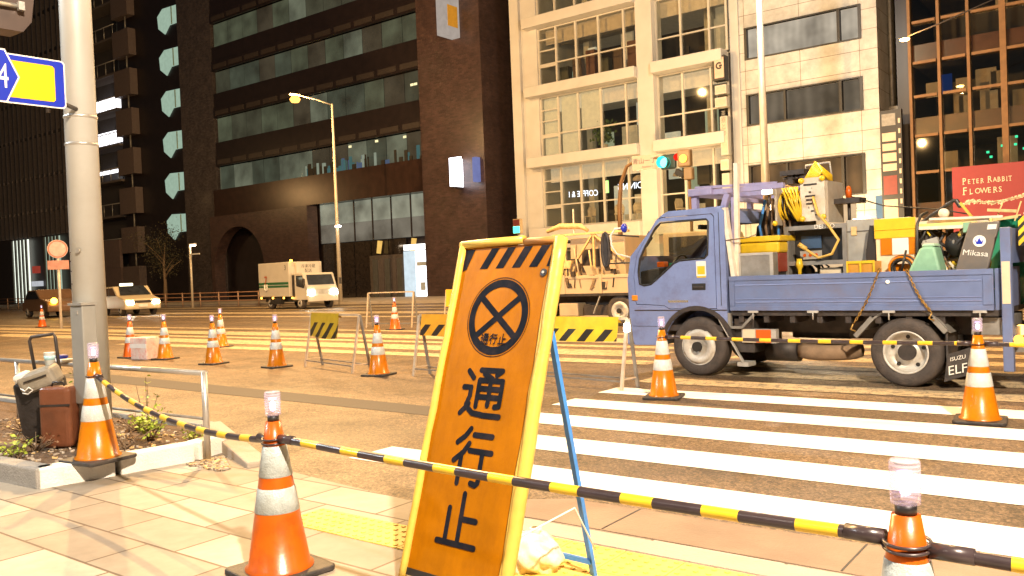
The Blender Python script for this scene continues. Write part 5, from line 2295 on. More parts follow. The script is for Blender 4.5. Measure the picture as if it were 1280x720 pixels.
ps = thing('pedestrian_signal', 'small pedestrian signal showing green above the signboard top', 'pedestrian signal', (-22.3, 30, .12))
m = MB()
m.tube([(0, .05, 0), (0, .05, 3.6)], .05, 10)
m.build('pole', GREY, ps)
m = MB()
m.box((-.2, -.12, 2.95), (.2, .1, 3.60))
h_ = m.build('housing', HO, ps, bevel=.03)
m = MB()
m.box((-.17, -.135, 2.98), (.17, -.122, 3.26))
m.build('green_lens', emis('ped_green', (.05, .9, .6), 5), h_)
m = MB()
m.box((-.17, -.135, 3.30), (.17, -.122, 3.56))
m.build('red_lens', M('ped_red_off', (.12, .02, .02), .4), h_)

# street lamps
LP = M('lamp_post_paint', (.6, .52, .4), .4, .2, var=.08)
SOD = emis("sodium_bulb", (1, .46, .09), 3.2)
sl = thing('street_lamp', 'tall street lamp with a glowing orange head in front of the dark brick office', 'street lamp', (-35.3, 31.0, 0), 0, 'tall street lamps')
m = MB()
m.tube([(0, 0, 0), (0, 0, 5), (.0, 0, 10.9)], [.12, .09, .055], 14)
m.build('post', LP, sl)
m = MB()
m.tube([(0, 0, 10.85), (-.4, -.8, 11.1), (-.75, -1.6, 11.25)], .035, 10)
m.build('arm', LP, sl)
m = MB()
m.obox((-.85, -1.8, 11.27), (-.12, -.26, .02), (.1, -.05, 0), (0, 0, .06))
hd = m.build('lamp_head', LP, sl, bevel=.03)
m = MB()
m.lathe([(0, -.30), (.2, -.26), (.29, -.1), (.2, .02), (0, .03)], 16, c=(-.85, -1.8, 11.14))
m.build('bulb', SOD, hd)
m = MB()
m.obox((.2, -.2, 4.3), (.2, -.1, 0), (.04, .08, 0), (0, 0, .03))
a_ = m.build('side_light', LP, sl)
m = MB()
m.box((.2, -.33, 4.2), (.5, -.15, 4.27))
m.build('side_bulb', emis('white_bulb', (1, .9, .75), 25), a_)
s2 = thing('street_lamp', 'slender cream lamp post rising past the white tiled building', 'street lamp', (-11.15, 30.2, 0), 0, 'tall street lamps')
m = MB()
m.tube([(0, 0, 0), (0, 0, 5), (.0, 0, 12.5)], [.17, .14, .10], 14)
m.build('post', LP, s2)
m = MB()
m.tube([(0, 0, 12.4), (0, -2.2, 12.8)], .05, 10)
m.build('arm', LP, s2)
m = MB()
m.obox((0, -2.4, 12.8), (.12, 0, 0), (0, .3, 0), (0, 0, .07))
m.build('lamp_head', LP, s2, bevel=.03)
s3 = thing('street_lamp', 'small glowing orange lamp on a bracket in front of the gold framed windows', 'street lamp', (-4.5, 33.0, 0), 0)
m = MB()
m.tube([(2.4, 0, 0), (2.4, 0, 10.6)], [.09, .05], 10)
m.build('post', DARK, s3)
m = MB()
m.tube([(2.4, 0, 10.5), (-1.2, 0.2, 9.55), (-2.3, .2, 9.3)], .025, 8)
m.build('arm', DARK, s3)
m = MB()
m.lathe([(0, -.08), (.14, -.05), (.17, 0), (0, .05)], 14, c=(-2.4, .2, 9.22))
m.build('bulb', emis('sodium_small', (1, .55, .15), 60), s3)
s3.location = (-4.55, 33, 0)
s4 = thing('street_lamp', 'slim modern lamp post with a white top light and side bar near the arched entrance', 'street lamp', (-46.8, 29.3, 0), 0)
m = MB()
m.tube([(0, 0, 0), (0, 0, 3.9)], .07, 10)
m.build('post', LP, s4)
m = MB()
m.box((0.0, -.05, 3.85), (.55, .1, 3.92))
m.build('top_arm', LP, s4)
m = MB()
m.box((.1, -.06, 3.76), (.5, .08, 3.84))
m.build('bulb', emis('white_bulb_modern', (1, .8, .6), 22), s4)
m = MB()
m.box((0.05, -.05, 3.22), (1.0, .02, 3.3))
m.build('side_bar', WHITE, s4)
s5 = thing('street_lamp', 'distant orange street light in front of the finned glass tower', 'street lamp', (-70.5, 27.0, 0), 0)
m = MB()
m.tube([(0, 0, 0), (0, 0, 5.4)], .07, 10)
m.tube([(0, 0, 5.4), (-.8, 0, 5.5)], .04, 8)
m.build('post', DARK, s5)
m = MB()
m.lathe([(0, -.12), (.25, -.06), (.3, 0), (0, .05)], 14, c=(-.9, 0, 5.42))
m.build('bulb', emis('sodium_far', (1, .6, .2), 22), s5)

rs = thing('road_sign', 'round road sign over a rectangular plate left of the pale pole', 'road sign', (-31.2, 14.3, 0))
m = MB()
m.tube([(0, 0, 0), (0, 0, 3.0)], .05, 8)
m.build('post', WPOST, rs)
PK = M('faded_sign', (.50, .38, .33), .5, var=.15, scale=6, dirt=.6, dcol=(.8, .65, .55), dscale=5)
vx = Vector((.42, .91, 0)).normalized()
vn = Vector((.91, -.42, 0))
m = MB()
m.face([Vector((0, 0, 2.85)) + vn * .06 + (vx * math.cos(q * PI / 14) + Vector((0, 0, math.sin(q * PI / 14)))) * .33 for q in range(28)])
m.face([Vector((0, 0, 2.85)) + vn * .05 + (vx * math.cos(-q * PI / 14) + Vector((0, 0, math.sin(-q * PI / 14)))) * .33 for q in range(28)])
dsk = m.build('disc', PK, rs)
m = MB()
for r0, r1 in ((.27, .31),):
    for q in range(28):
        a0, a1 = q * PI / 14, (q + 1) * PI / 14
        Z = Vector((0, 0, 1))
        m.face([Vector((0, 0, 2.85)) + vn * .064 + (vx * math.cos(a) + Z * math.sin(a)) * r for a, r in ((a0, r0), (a0, r1), (a1, r1), (a1, r0))])
m.build('disc_border', M('faded_red', (.6, .15, .08), .5), dsk)
m = MB()
m.obox(Vector((0, 0, 2.28)) + vn * .06, vx * .34, vn * .01, (0, 0, .16))
m.build('plate', M('faded_pink', (.48, .22, .16), .5, var=.2), rs)

# roadside fence on the far pavement
rf = thing('pipe_fence', 'low pipe fence along the far pavement edge', 'fence', (-60, 30.6, 0))
m = MB()
for z in (.35, .6, .85):
    m.tube([(-40, 0, z), (22, 0, z)], .03, 6)
m.build('rail', M('fence_brown', (.35, .18, .1), .5, .2), rf)
m = MB()
for k in range(32):
    m.tube([(-40 + 2 * k, 0, 0), (-40 + 2 * k, 0, .9)], .04, 6)
o = m.build('post_row', M('fence_post', (.4, .25, .16), .5), rf)
o['kind'] = 'stuff'
m = MB()
m.prism([(-140, 30.9), (20, 30.9), (20, 60), (-140, 60)], 0, .13, 'xy')
struct(m.build('far_pavement', CONC))

# ------------------------------------------------------------------ buildings
BRK = brickmat('dark_brick_tile', (.080, .046, .040), (.050, .030, .028), (.02, .014, .013), .30, .10, .32)
BRKG = brickmat('grey_brick_tile', (.085, .070, .068), (.055, .045, .045), (.025, .02, .02), .22, .09, .22)
DKW = M('dark_cladding', (.014, .009, .009), .4, var=.25, scale=2)
DKW2 = M('dark_brown_fascia', (.035, .018, .013), .28, .2, var=.25, scale=2)
GRN = [curtain('office_pane_a', (.36, .42, .25), .21), curtain('office_pane_b', (.34, .36, .22), .15), curtain('office_pane_c', (.34, .28, .17), .15), curtain('office_pane_d', (.32, .40, .27), .17), curtain('office_pane_e', (.42, .47, .32), .30)]

DB = thing('office_building', 'dark brown brick office block with ribbon windows and an arched entrance', 'building', (-45, 38, 0))
OF = (-45, 38, 0)
# body behind
m = MB(off=OF)
m.box((-61, 38.6, 0), (-35, 52, 34))
m.build('core', DKW, DB)
m = MB(off=OF)
m.box((-61.1, 38.0, 0), (-56.7, 38.59, 34))
m.build('left_column', BRKG, DB)
m = MB(off=OF)
m.box((-34.9, 37.5, 0), (-30.05, 50, 34))
m.build('right_column', BRK, DB)
m = MB(off=OF)
m.box((-30.04, 40.5, 0), (-28.0, 50, 34))
m.build('side_wall', DKW, DB)
for k, (z0, z1) in enumerate(((15.6, 18.2), (11.2, 14.2), (6.6, 10.0), (19.8, 22.6))):
    m = MB(off=OF)
    m.box((-29.35, 40.42, z0), (-28.35, 40.49, z1))
    m.build('louvre', M('louvre_grey%d' % k, (.13, .10, .09), .6), DB)
# ribbon windows
rnd = random.Random(11)
for zi, (z0, z1) in enumerate(((8.5, 10.3), (12.1, 14.0), (15.75, 17.5), (19.3, 21.1), (22.9, 24.7), (26.5, 28.3))):
    m = MB(off=OF)
    m.box((-56.6, 38.0, z1 + .75), (-34.95, 38.55, z1 + 1.82 if zi < 5 else 34))
    m.build('spandrel', DKW, DB)
    m = MB(off=OF)
    m.box((-56.6, 37.92, z1 + .02), (-34.95, 38.1, z1 + .74))
    nb = 11
    bw = 21.5 / nb
    for k in range(nb):
        x = -56.5 + k * bw
        m.box((x + .18, 37.87, z1 + .14), (x + bw - .18, 37.915, z1 + .48), 1)
    m.build('vent_band', [DKW, M('vent_brown%d' % zi, (.035, .027, .024), .5)], DB)
    if zi > 3:
        continue
    m = MB(off=OF)
    m.box((-56.6, 38.45, z0), (-34.95, 38.5, z1))
    wn = m.build('window', BLACK, DB)
    nb = 12
    bw = 21.6 / nb
    for k in range(nb):
        x = -56.55 + k * bw
        m = MB(off=OF)
        m.box((x + .03, 38.2, z0 + .03), (x + bw - .03, 38.23, z1 - .03))
        pn = m.build('pane', GRN[rnd.choice((0, 0, 1, 1, 2, 3, 4) if zi else (0, 2, 2, 3, 4))], wn)
rnd = random.Random(9)
CLT = [emis('clutter_teal', (.08, .17, .16), .7), emis('clutter_pale', (.34, .38, .28), .7), M('clutter_dark', (.02, .018, .015), .6), emis('clutter_blue', (.12, .16, .26), .6), emis('clutter_lamp', (1, .85, .45), 1.3)]
for k in range(46):
    x = rnd.uniform(-46.5, -35.3)
    m = MB(off=OF)
    h_ = rnd.uniform(.2, .9)
    m.box((x, 38.15 - .0005 * k, 8.53), (x + rnd.uniform(.08, .35), 38.19, 8.53 + h_))
    m.build('desk_clutter', CLT[rnd.choice((0, 1, 2, 2, 2, 3))], DB)
for x_, z_ in ((-36.2, 13.1), (-35.9, 13.1), (-37.0, 10.0), (-39.5, 10.05), (-42.0, 10.0)):
    m = MB(off=OF)
    m.box((x_, 38.15, z_), (x_ + .25, 38.18, z_ + .14))
    m.build('ceiling_light', CLT[4], DB)
# lower interior detail on the lowest ribbon: pale partitions
for x0, x1, c_ in ((-53.9, -52.4, 4), (-48.8, -46.9, 4)):
    m = MB(off=OF)
    m.box((x0, 38.12, 8.55), (x1, 38.15, 10.2))
    m.build('blind', GRN[c_], DB)
# fascia above storefront
m = MB(off=OF)
m.box((-56.6, 37.6, 6.5), (-34.95, 38.5, 8.48))
m.build('fascia', DKW2, DB)
# arcade wall with an arch
m = MB(off=OF)
arcp = [(-53.25 + 3.0 * math.cos(a), 2.55 + 3.0 * math.sin(a)) for a in [R(q) for q in range(0, 181, 10)]]
outer = [(-56.65, 0), (-56.25, 0)] + arcp[::-1] + [(-50.25, 0), (-45.35, 0), (-45.35, 6.45), (-56.65, 6.45)]
outer2 = [(-45.35, 0), (-45.35, 6.45), (-56.65, 6.45), (-56.65, 0), (-56.25, 0)] + arcp[::-1] + [(-50.25, 0)]
m.holed(outer2, [], 37.2, .9)
m.build('arcade_wall', BRK, DB)
m = MB(off=OF)
m.box((-56.6, 41.5, 0), (-45.4, 41.6, 6.4))
m.build('arcade_back', BLACK, DB)
# shopfront: pale upper panels, dark lower glass, lit corner
m = MB(off=OF)
m.box((-45.3, 38.3, 5.1), (-34.95, 38.4, 6.48))
m.build('upper_panel', curtain('pale_blind', (.46, .47, .35), .6, 3, .15), DB)
m = MB(off=OF)
m.box((-45.3, 38.25, 3.85), (-34.95, 38.4, 5.08))
m.build('lower_panel', curtain('pale_blind_low', (.46, .42, .33), .36, 3, .1), DB)
for k in range(7):
    x = -45.3 + k * 1.72
    m = MB(off=OF)
    m.box((x, 38.18, 3.85), (x + .09, 38.24, 6.48))
    m.build('mullion', DKW, DB)
GD = M('shop_glass_dark', (.025, .02, .018), .05, var=.3)
for k in range(5):
    x = -45.2 + k * 1.6
    m = MB(off=OF)
    m.box((x, 38.3, .1), (x + 1.52, 38.33, 3.8))
    m.build('shop_window', GD, DB)
m = MB(off=OF)
m.box((-40.2, 37.9, .1), (-37.2, 38.1, 2.8))
m.build('entrance_portal', M('portal', (.12, .10, .09), .3, .4, var=.2), DB)
for k in range(5):
    m = MB(off=OF)
    m.box((-39.9 + k * .55, 37.84, .12), (-39.45 + k * .55, 37.89, 2.55))
    m.build('door', M('door_grey%d' % k, (.10 + .02 * (k % 2), .10, .095), .2, .3), DB)
m = MB(off=OF)
m.box((-37.15, 37.9, .1), (-36.2, 38.0, 2.95))
m.build('shop_window', emis('shop_cool', (.6, .7, .75), 1.2), DB)
m = MB(off=OF)
m.box((-36.15, 37.9, .1), (-34.95, 38.0, 2.95))
lw = m.build('shop_window', emis('shop_bright', (.93, .97, 1.0), 3.2), DB)
m = MB(off=OF)
m.box((-36.0, 37.85, 2.0), (-35.1, 37.89, 2.25))
m.box((-36.0, 37.85, 1.2), (-35.1, 37.89, 1.24))
m.box((-35.75, 37.85, .5), (-35.35, 37.89, 1.0))
m.build('display_shelf', M('display', (.4, .45, .5), .5), lw)
m = MB(off=OF)
m.box((-37.1, 37.88, 3.0), (-34.95, 38.0, 3.35))
m.build('lit_header', emis('header_glow', (1, .97, .9), 2.5), DB)
for x in (-39.6, -36.6):
    m = MB(off=OF)
    m.prism([(x, 2.95), (x + .35, 2.9), (x + .55, 3.7), (x + .15, 3.75)], 37.95, 38.0)
    m.build('wall_lamp', emis('amber_wall%d' % int(-x), (1, .6, .15), .9), DB)

# signs on the brick column
t = thing('projecting_sign', 'white box sign with a gold square high on the brick column', 'sign', (-31.6, 37.2, 0))
m = MB()
m.box((-.5, -1.0, 15.0), (.12, .28, 19.5))
m.build('box', emis('sign_box_dim', (.5, .42, .36), .8), t)
m = MB()
m.box((.125, -.75, 15.5), (.14, .1, 16.7), 0)
m.build('gold_square', M('gold_panel', (.4, .2, .02), .5, emit=(.4, .2, .02), estr=.5), t)
t = thing('lit_sign', 'glowing white rounded lightbox projecting from the brick column', 'sign', (-31.5, 37.2, 0))
m = MB()
m.box((-.45, -.6, 6.35), (-.20, .3, 8.1))
m.build('box', DARK, t)
m = MB()
m.box((-.42, -.64, 6.42), (.50, -.602, 8.05))
m.box((-.195, -.60, 6.42), (-.16, .28, 8.05))
m.build('lit_face', emis('lightbox', (.95, .93, 1.0), 4.5), t, bevel=.03)
m = MB()
m.box((.85, -.1, 6.6), (1.15, .28, 8.0))
m.build('reflection_box', emis('lightbox_blue', (.25, .28, .6), .7), t, bevel=.03)

# stair tower and balconies at the left of the dark block
SB = thing('apartment_building', 'dark apartment block with stacked balcony boxes and lit zigzag stair openings', 'building', (-67, 38.5, 0))
OF2 = (-67, 38.5, 0)
m = MB(off=OF2)
m.box((-71.2, 38.6, 0), (-61.15, 52, 36))
m.build('stair_wall', DKW, SB)
STW = emis('stair_glow', (.38, .52, .40), .85)
for k in range(8):
    z = 5.4 + 3.35 * k
    pts = [(-64.7, z + 1.35), (-63.9, z + 1.85), (-61.6, z + 1.75), (-61.6, z + .35), (-63.0, z + .35), (-63.7, z - .25), (-64.6, z + .35)]
    m = MB(off=OF2)
    m.prism(pts, 38.50, 38.58)
    w_ = m.build('stair_opening', STW, SB)
    m = MB(off=OF2)
    m.box((-62.6, 38.44, z + .36), (-62.5, 38.49, z + 1.75))
    m.build('handrail', M('rail_dim%d' % k, (.3, .4, .33), .5), w_)
BX = M('balcony_box', (.12, .09, .08), .5, var=.12)
for k in range(10):
    z = 1.0 + 3.35 * k
    m = MB(off=OF2)
    m.box((-70.9, 37.9, z), (-68.3, 38.58, z + 2.2))
    m.build('balcony_box', BX, SB)
    m = MB(off=OF2)
    m.tube([(-69.2, 38.2, z + 2.2), (-69.2, 38.2, z + 3.35)], .07, 6)
    m.build('drain_pipe', GREY, SB)
m = MB(off=OF2)
m.box((-77.5, 39.8, 0), (-71.3, 52, 36))
m.build('balcony_wall', M('balcony_wall', (.05, .045, .045), .6), SB)
for k in range(10):
    z = 1.4 + 3.1 * k
    m = MB(off=OF2)
    m.box((-77.4, 38.3, z), (-71.3, 39.8, z + .18))
    m.build('balcony_slab', M('slab%d' % k, (.12, .10, .09), .6), SB)
    m = MB(off=OF2)
    m.tube([(-77.4, 38.3, z + 1.2), (-71.3, 38.3, z + 1.2)], .045, 6)
    for q in range(5):
        m.tube([(-77.3 + q * 1.45, 38.3, z + .18), (-77.3 + q * 1.45, 38.3, z + 1.2)], .03, 5)
    m.build('balcony_rail', STEEL, SB)
    m = MB(off=OF2)
    m.box((-74.6, 39.74, z + .3), (-73.6, 39.79, z + 2.2), 0)
    m.box((-73.5, 39.74, z + .9), (-72.4, 39.79, z + 2.2), 1)
    m.build('window', [BLACK, M('winb%d' % k, (.12, .13, .12), .2)], SB)
STRIP = emis('balcony_striplight', (1, .97, 1), 2.6)
for z0, z1, l_ in ((17.1, 18.2, 0), (14.2, 15.3, 0), (11.6, 11.9, 0)):
    m = MB(off=OF2)
    m.box((-77.3, 38.7, z0), (-71.4, 38.75, z1))
    m.build('lit_ceiling', STRIP, SB)
m = MB(off=OF2)
m.box((-77.3, 38.0, .3), (-71.4, 38.2, 3.2))
m.box((-77.3, 37.95, 3.2), (-71.4, 38.2, 5.6))
m.build('shopfront', M('shopfront_dim', (.14, .10, .09), .4), SB)

# finned glass tower at far left
FT = thing('glass_tower', 'dark finned glass tower at the far left with two bright shop windows', 'building', (-90, 38.5, 0))
OF3 = (-90, 38.5, 0)
m = MB(off=OF3)
m.box((-125, 39.0, 6.9), (-77.8, 55, 40))
m.build('curtain_wall', M('tower_glass', (.035, .033, .038), .12, var=.5, scale=.4), FT)
m = MB(off=OF3)
m.box((-125, 39.0, 0), (-77.8, 55, 6.88))
m.build('base_wall', M('tower_base', (.04, .03, .03), .5), FT)
for k in range(36):
    x = -114 + k * 1.02
    m = MB(off=OF3)
    m.box((x, 38.6, 6.9), (x + .14, 38.98, 34))
    m.build('fin', M('fin_metal', (.16, .14, .14), .35, .5) if k == 0 else bpy.data.materials['fin_metal'], FT)
for z in (9.2, 12.6, 16.6, 20.4, 24.4, 28.3):
    m = MB(off=OF3)
    m.box((-114, 38.75, z), (-77.9, 38.995, z + .28))
    m.build('floor_band', DKW, FT)
for x0, x1 in ((-94.6, -90.6), (-87.4, -83.9)):
    n_ = 5
    m = MB(off=OF3)
    m.box((x0, 38.7, .3), (x1, 38.75, 6.7))
    wn = m.build('shop_window', emis('shop_white%d' % int(-x0), (.8, .85, .72) if x0 < -90 else (.45, .55, .42), 1.5 if x0 < -90 else .9), FT)
    for k in range(n_):
        m = MB(off=OF3)
        x = x0 + .25 + (x1 - x0) / n_ * k
        m.box((x, 38.55, .3), (x + .3, 38.68, 6.7))
        m.build('fin', M('shop_fin', (.1, .1, .09), .4), wn)
m = MB(off=OF3)
m.box((-89.2, 38.2, 1.9), (-87.5, 38.6, 2.4), 0)
m.box((-88.9, 38.2, 3.2), (-88.0, 38.6, 3.9), 1)
m.build('small_sign', [emis('sign_cool', (.6, .62, .66), .8), emis('sign_dull_red', (.35, .05, .03), .8)], FT)
m = MB(off=OF3)
m.box((-78.4, 38.3, 0), (-77.9, 38.9, 34))
m.build('edge_pier', M('pier', (.12, .10, .09), .6), FT)

# tree in front of the stair
tr = thing('tree', 'dim street tree half lost in shadow before the lit stair openings', 'tree', (-59.5, 35, 0))
m = MB()
m.tube([(0, 0, 0), (.1, 0, 1.6), (0, 0, 3), (.3, 0, 4.6)], [.16, .12, .08, .03], 8)
for k in range(7):
    a = k * .9
    m.tube([(.02, 0, 1.8 + .3 * k), (.7 * math.cos(a), .7 * math.sin(a), 2.6 + .3 * k), (1.3 * math.cos(a), 1.3 * math.sin(a), 3.0 + .33 * k)], [.05, .03, .012], 6)
m.build('trunk', TWIG, tr)
m = MB()
rnd = random.Random(21)
for k in range(2600):
    cl = rnd.randrange(9)
    a = cl * 2.4
    c = Vector((1.4 * math.cos(a) * (cl % 3) / 2 - .4, 1.2 * math.sin(a) * (cl % 2), 2.6 + .33 * cl))
    p = c + Vector((rnd.gauss(0, .5), rnd.gauss(0, .5), rnd.gauss(0, .4)))
    d = Vector((rnd.uniform(-1, 1), rnd.uniform(-1, 1), rnd.uniform(-1, 1))).normalized() * .11
    e = d.cross(Vector((rnd.random(), rnd.random(), 1))).normalized() * .05
    m.face([p, p + d * .5 + e, p + d, p + d * .5 - e])
m.build('crown', LEAFD, tr)

# cream glazed building
CB = M('cream_cladding', (.55, .52, .47), .5, var=.05, scale=1.5, bump=.05, bscale=4, dirt=.15, dcol=(.4, .3, .2), dscale=.7)
CF = M('cream_frame', (.50, .46, .38), .45, var=.05, scale=2)
INW = M('interior_wall', (.08, .06, .04), .8, var=.35, scale=.8, dirt=.6, dcol=(.06, .045, .035), dscale=1.1)
INC = M('interior_ceiling', (.55, .48, .36), .7, emit=(.5, .42, .3), estr=.12)
WBL = thing('office_building', 'cream office building with large gridded windows and projecting floor slabs', 'building', (-22, 38, 0))
OF4 = (-22, 38, 0)
m = MB(off=OF4)
m.box((-28.25, 37.95, 0), (-27.65, 46, 26))
m.build('edge_pier', CB, WBL)
m = MB(off=OF4)
m.box((-27.64, 38.15, 0), (-26.6, 46, 26))
m.build('left_wall', CB, WBL)
m = MB(off=OF4)
m.box((-20.35, 37.85, 0), (-19.45, 38.9, 26))
m.build('column', CB, WBL)
m = MB(off=OF4)
m.box((-27.6, 44.5, 0), (-15.4, 44.6, 26))
m.build('rear_wall', INW, WBL)
floors = [(3.75, 7.0), (7.62, 10.85), (11.45, 14.6), (15.2, 18.4)]
for z0, z1 in ((2.95, 3.7), (7.02, 7.58), (10.87, 11.42), (14.62, 15.17), (18.42, 19)):
    m = MB(off=OF4)
    m.box((-27.2, 37.55, z0), (-20.36, 38.3, z1))
    m.build('floor_slab', CB, WBL, bevel=.03)
    m = MB(off=OF4)
    m.box((-19.44, 37.5, z0), (-15.75, 38.3, z1))
    m.build('floor_slab', CB, WBL, bevel=.03)
    m = MB(off=OF4)
    m.box((-26.58, 38.45, z0 + .05), (-15.5, 44.5, z1 - .02))
    m.build('floor_deck', INC, WBL)
for fi, (z0, z1) in enumerate(floors):
    for bay, xs in enumerate(((-26.55, -25.42, -24.15, -22.75, -21.25, -20.38), (-19.42, -18.1, -16.62, -15.75))):
        m = MB(off=OF4)
        m.box((xs[0], 38.36, z0), (xs[-1], 38.38, z1))
        wn = m.build('window', SGLASS, WBL)
        m = MB(off=OF4)
        for x in xs:
            m.box((x - .05, 38.24, z0), (x + .05, 38.35, z1))
        zt = z0 + 1.15
        for a, b in zip(xs, xs[1:]):
            m.box((a + .052, 38.26, zt), (b - .052, 38.34, zt + .07))
            m.box((a + .052, 38.26, z0), (b - .052, 38.34, z0 + .06))
            m.box((a + .052, 38.26, z1 - .06), (b - .052, 38.34, z1))
        if bay == 0:
            for q in (1.9, 2.5):
                m.box((xs[0] + .052, 38.25, z0 + q), (xs[1] - .052, 38.34, z0 + q + .06))
            m.box((xs[0] + .052, 38.25, z0 + 1.02), (xs[1] - .052, 38.34, z0 + 1.145))
        m.build('frame', CF, wn)
    # inner beams / soffit strips
    m = MB(off=OF4)
    m.box((-26.5, 38.9, z1 - .75), (-15.6, 39.0, z1 + .02))
    m.build('soffit_strip', M('soffit%d' % fi, (.60, .50, .38), .7, emit=(.62, .55, .42), estr=.7 if fi != 2 else .12), WBL)
    for k in range(3):
        m = MB(off=OF4)
        x = -25 + 3.6 * k
        m.box((x, 40.4, z0), (x + .35, 40.8, z1))
        m.build('inner_column', CB, WBL)
BLW = M('white_blind', (.6, .56, .44), .7, emit=(.6, .55, .40), estr=.6)
for x0, x1, z0, z1 in ((-25.36, -24.2, 7.7, 10.8), (-24.1, -22.95, 8.9, 10.8), (-26.5, -25.5, 7.7, 10.8)):
    m = MB(off=OF4)
    m.box((x0, 38.5, z0), (x1, 38.52, z1))
    m.build('blind', BLW, WBL)
rnd = random.Random(5)
PAN = [M('room_green', (.3, .34, .26), .6, emit=(.42, .50, .36), estr=.6), M('room_cream', (.5, .42, .3), .6, emit=(.6, .48, .3), estr=.4), M('room_dark', (.05, .04, .035), .6), M('room_white', (.5, .5, .45), .6, emit=(.6, .6, .5), estr=.7)]
for (z0, z1) in floors:
    for k in range(13):
        x = rnd.uniform(-26.4, -16.4)
        w_ = rnd.uniform(.2, 1.0)
        h_ = rnd.uniform(.5, 2.3)
        zz = z0 if rnd.random() < .7 else z1 - h_
        yy = rnd.uniform(39.6, 43.5)
        m = MB(off=OF4)
        m.box((x, yy, zz), (x + w_, yy + .15, zz + h_))
        m.build('partition', rnd.choice(PAN), WBL)
    for k in range(4):
        x = -25.6 + k * 2.9
        m = MB(off=OF4)
        m.box((x, 40.0, z1 - .08), (x + 1.2, 40.15, z1 - .03))
        m.build('ceiling_light', emis('ceiling_tube', (1, .9, .68), 2.2), WBL)
# glass corner returning
m = MB(off=OF4)
m.box((-15.75, 38.42, 3.7), (-15.72, 41, 26))
m.build('corner_glass', SGLASS, WBL)
# clutter: shelves on floor three
for k in range(7):
    m = MB(off=OF4)
    x = -25.9 + k * .85
    m.box((x, 39.3, 11.45), (x + .55, 39.7, 12.6 + .3 * (k % 3)))
    m.build('shelf_unit', M('shelfunit%d' % k, (.1 + .05 * (k % 3), .1, .08), .6), WBL)
m = MB(off=OF4)
for k in range(4):
    m.tube([(-25.8, 39.4 + .5 * k, 13.9 + .1 * k), (-20.5, 39.4 + .5 * k, 14.0 + .1 * k)], .09, 8)
m.build('duct', GREYL, WBL)
t = thing('potted_plant', 'leafy plant behind the second floor glazing of the cream building', 'plant', (-23.0, 38.9, 7.6))
m = MB()
m.lathe([(0, 0), (.16, 0), (.2, .35), (0, .35)], 12)
m.build('pot', WHITE, t)
m = MB()
rnd = random.Random(31)
for k in range(260):
    p = Vector((rnd.gauss(0, .28), rnd.gauss(0, .15), rnd.uniform(.5, 1.5)))
    d = Vector((rnd.uniform(-1, 1), rnd.uniform(-.5, .5), rnd.uniform(-1, 1))).normalized() * .2
    e = Vector((.05, 0, .06))
    m.face([p, p + d * .5 + e, p + d, p + d * .5 - e])
m.build('foliage', M('plant_green', (.08, .14, .05), .6), t)
t0 = None
for i, (x, lab) in enumerate(((-24.0, 'white chair behind the third pane of the lower restaurant window'), (-22.2, 'white round backed chair in the middle of the lower restaurant window'), (-21.0, 'pale chair close to the wide cream column'), (-18.6, 'pale chair in the bay right of the wide column'))):
    if t0 is None:
        t0 = thing('chair', lab, 'chair', (x, 38.8, 3.75), 0, 'chairs behind the restaurant window')
        CHM = M('chair_white', (.6, .5, .38), .6, emit=(.4, .3, .2), estr=.15)
        m = MB()
        m.box((-.24, -.2, .43), (.24, .24, .49))
        m.build('seat', CHM, t0)
        m = MB()
        m.prism([(-.24, .49), (.24, .49), (.27, .8), (.18, .98), (-.18, .98), (-.27, .8)], .2, .25)
        m.build('backrest', CHM, t0)
        for a in (-.2, .18):
            for b in (-.18, .2):
                m = MB()
                m.box((a, b, 0), (a + .03, b + .03, .43))
                m.build('leg', CHM, t0)
    else:
        dup(t0, (x, 38.8, 3.75), .4 * i, lab)
for x, lab in ((-21.2, 'dome pendant lamp hanging left of the wide cream column'), (-18.9, 'dome pendant lamp hanging right of the wide cream column')):
    t = thing('pendant_lamp', lab, 'lamp', (x, 39.2, 5.9), 0, 'pendant lamps in the restaurant')
    m = MB()
    m.lathe([(.32, 0), (.28, .14), (.12, .26), (0, .28)], 20)
    m.build('lamp_shade', M('shade_tan', (.5, .38, .26), .6, emit=(.4, .28, .18), estr=.2), t)
    m = MB()
    m.tube([(0, 0, .28), (0, 0, 1.0)], .01, 5)
    m.build('cord', BLACK, t)
# neon lettering mirrored in the window glass, built as glowing letters
NEO = emis('neon_white', (.72, .78, 1.0), 4)
t = thing('neon_reflection', 'reflection built as glowing white reversed lettering with a green block in the restaurant window', 'sign', (-23.4, 38.6, 5.45))
m = MB()
m.text('COFFEE & I', .45, (-.85, 0, -.02), ux=(-1, 0, .03), wscale=.85)
m.build('lettering', NEO, t)
m = MB()
m.text('DINING', .48, (2.0, 0, .12), ux=(-1, 0, 0), wscale=.85)
m.build('lettering', NEO, t)
m = MB()
m.box((.45, -.02, -.1), (.75, .0, .55))
m.build('green_block', emis('neon_green', (.55, .95, .3), 2.4), t)
# ground floor glazing
m = MB(off=OF4)
m.box((-27.1, 38.5, 0), (-15.8, 38.6, 2.9))
m.build('ground_glazing', M('ground_glass', (.10, .10, .09), .1, var=.4, scale=.6), WBL)
m = MB(off=OF4)
for z in (1.2, 1.45, 2.4):
    m.box((-27.1, 38.35, z), (-15.8, 38.48, z + .1))
m.build('ground_rail', GREYL, WBL)
m = MB(off=OF4)
m.box((-27.2, 36.8, 2.55), (-20.2, 38.3, 2.75))
m.build('canopy', CF, WBL)

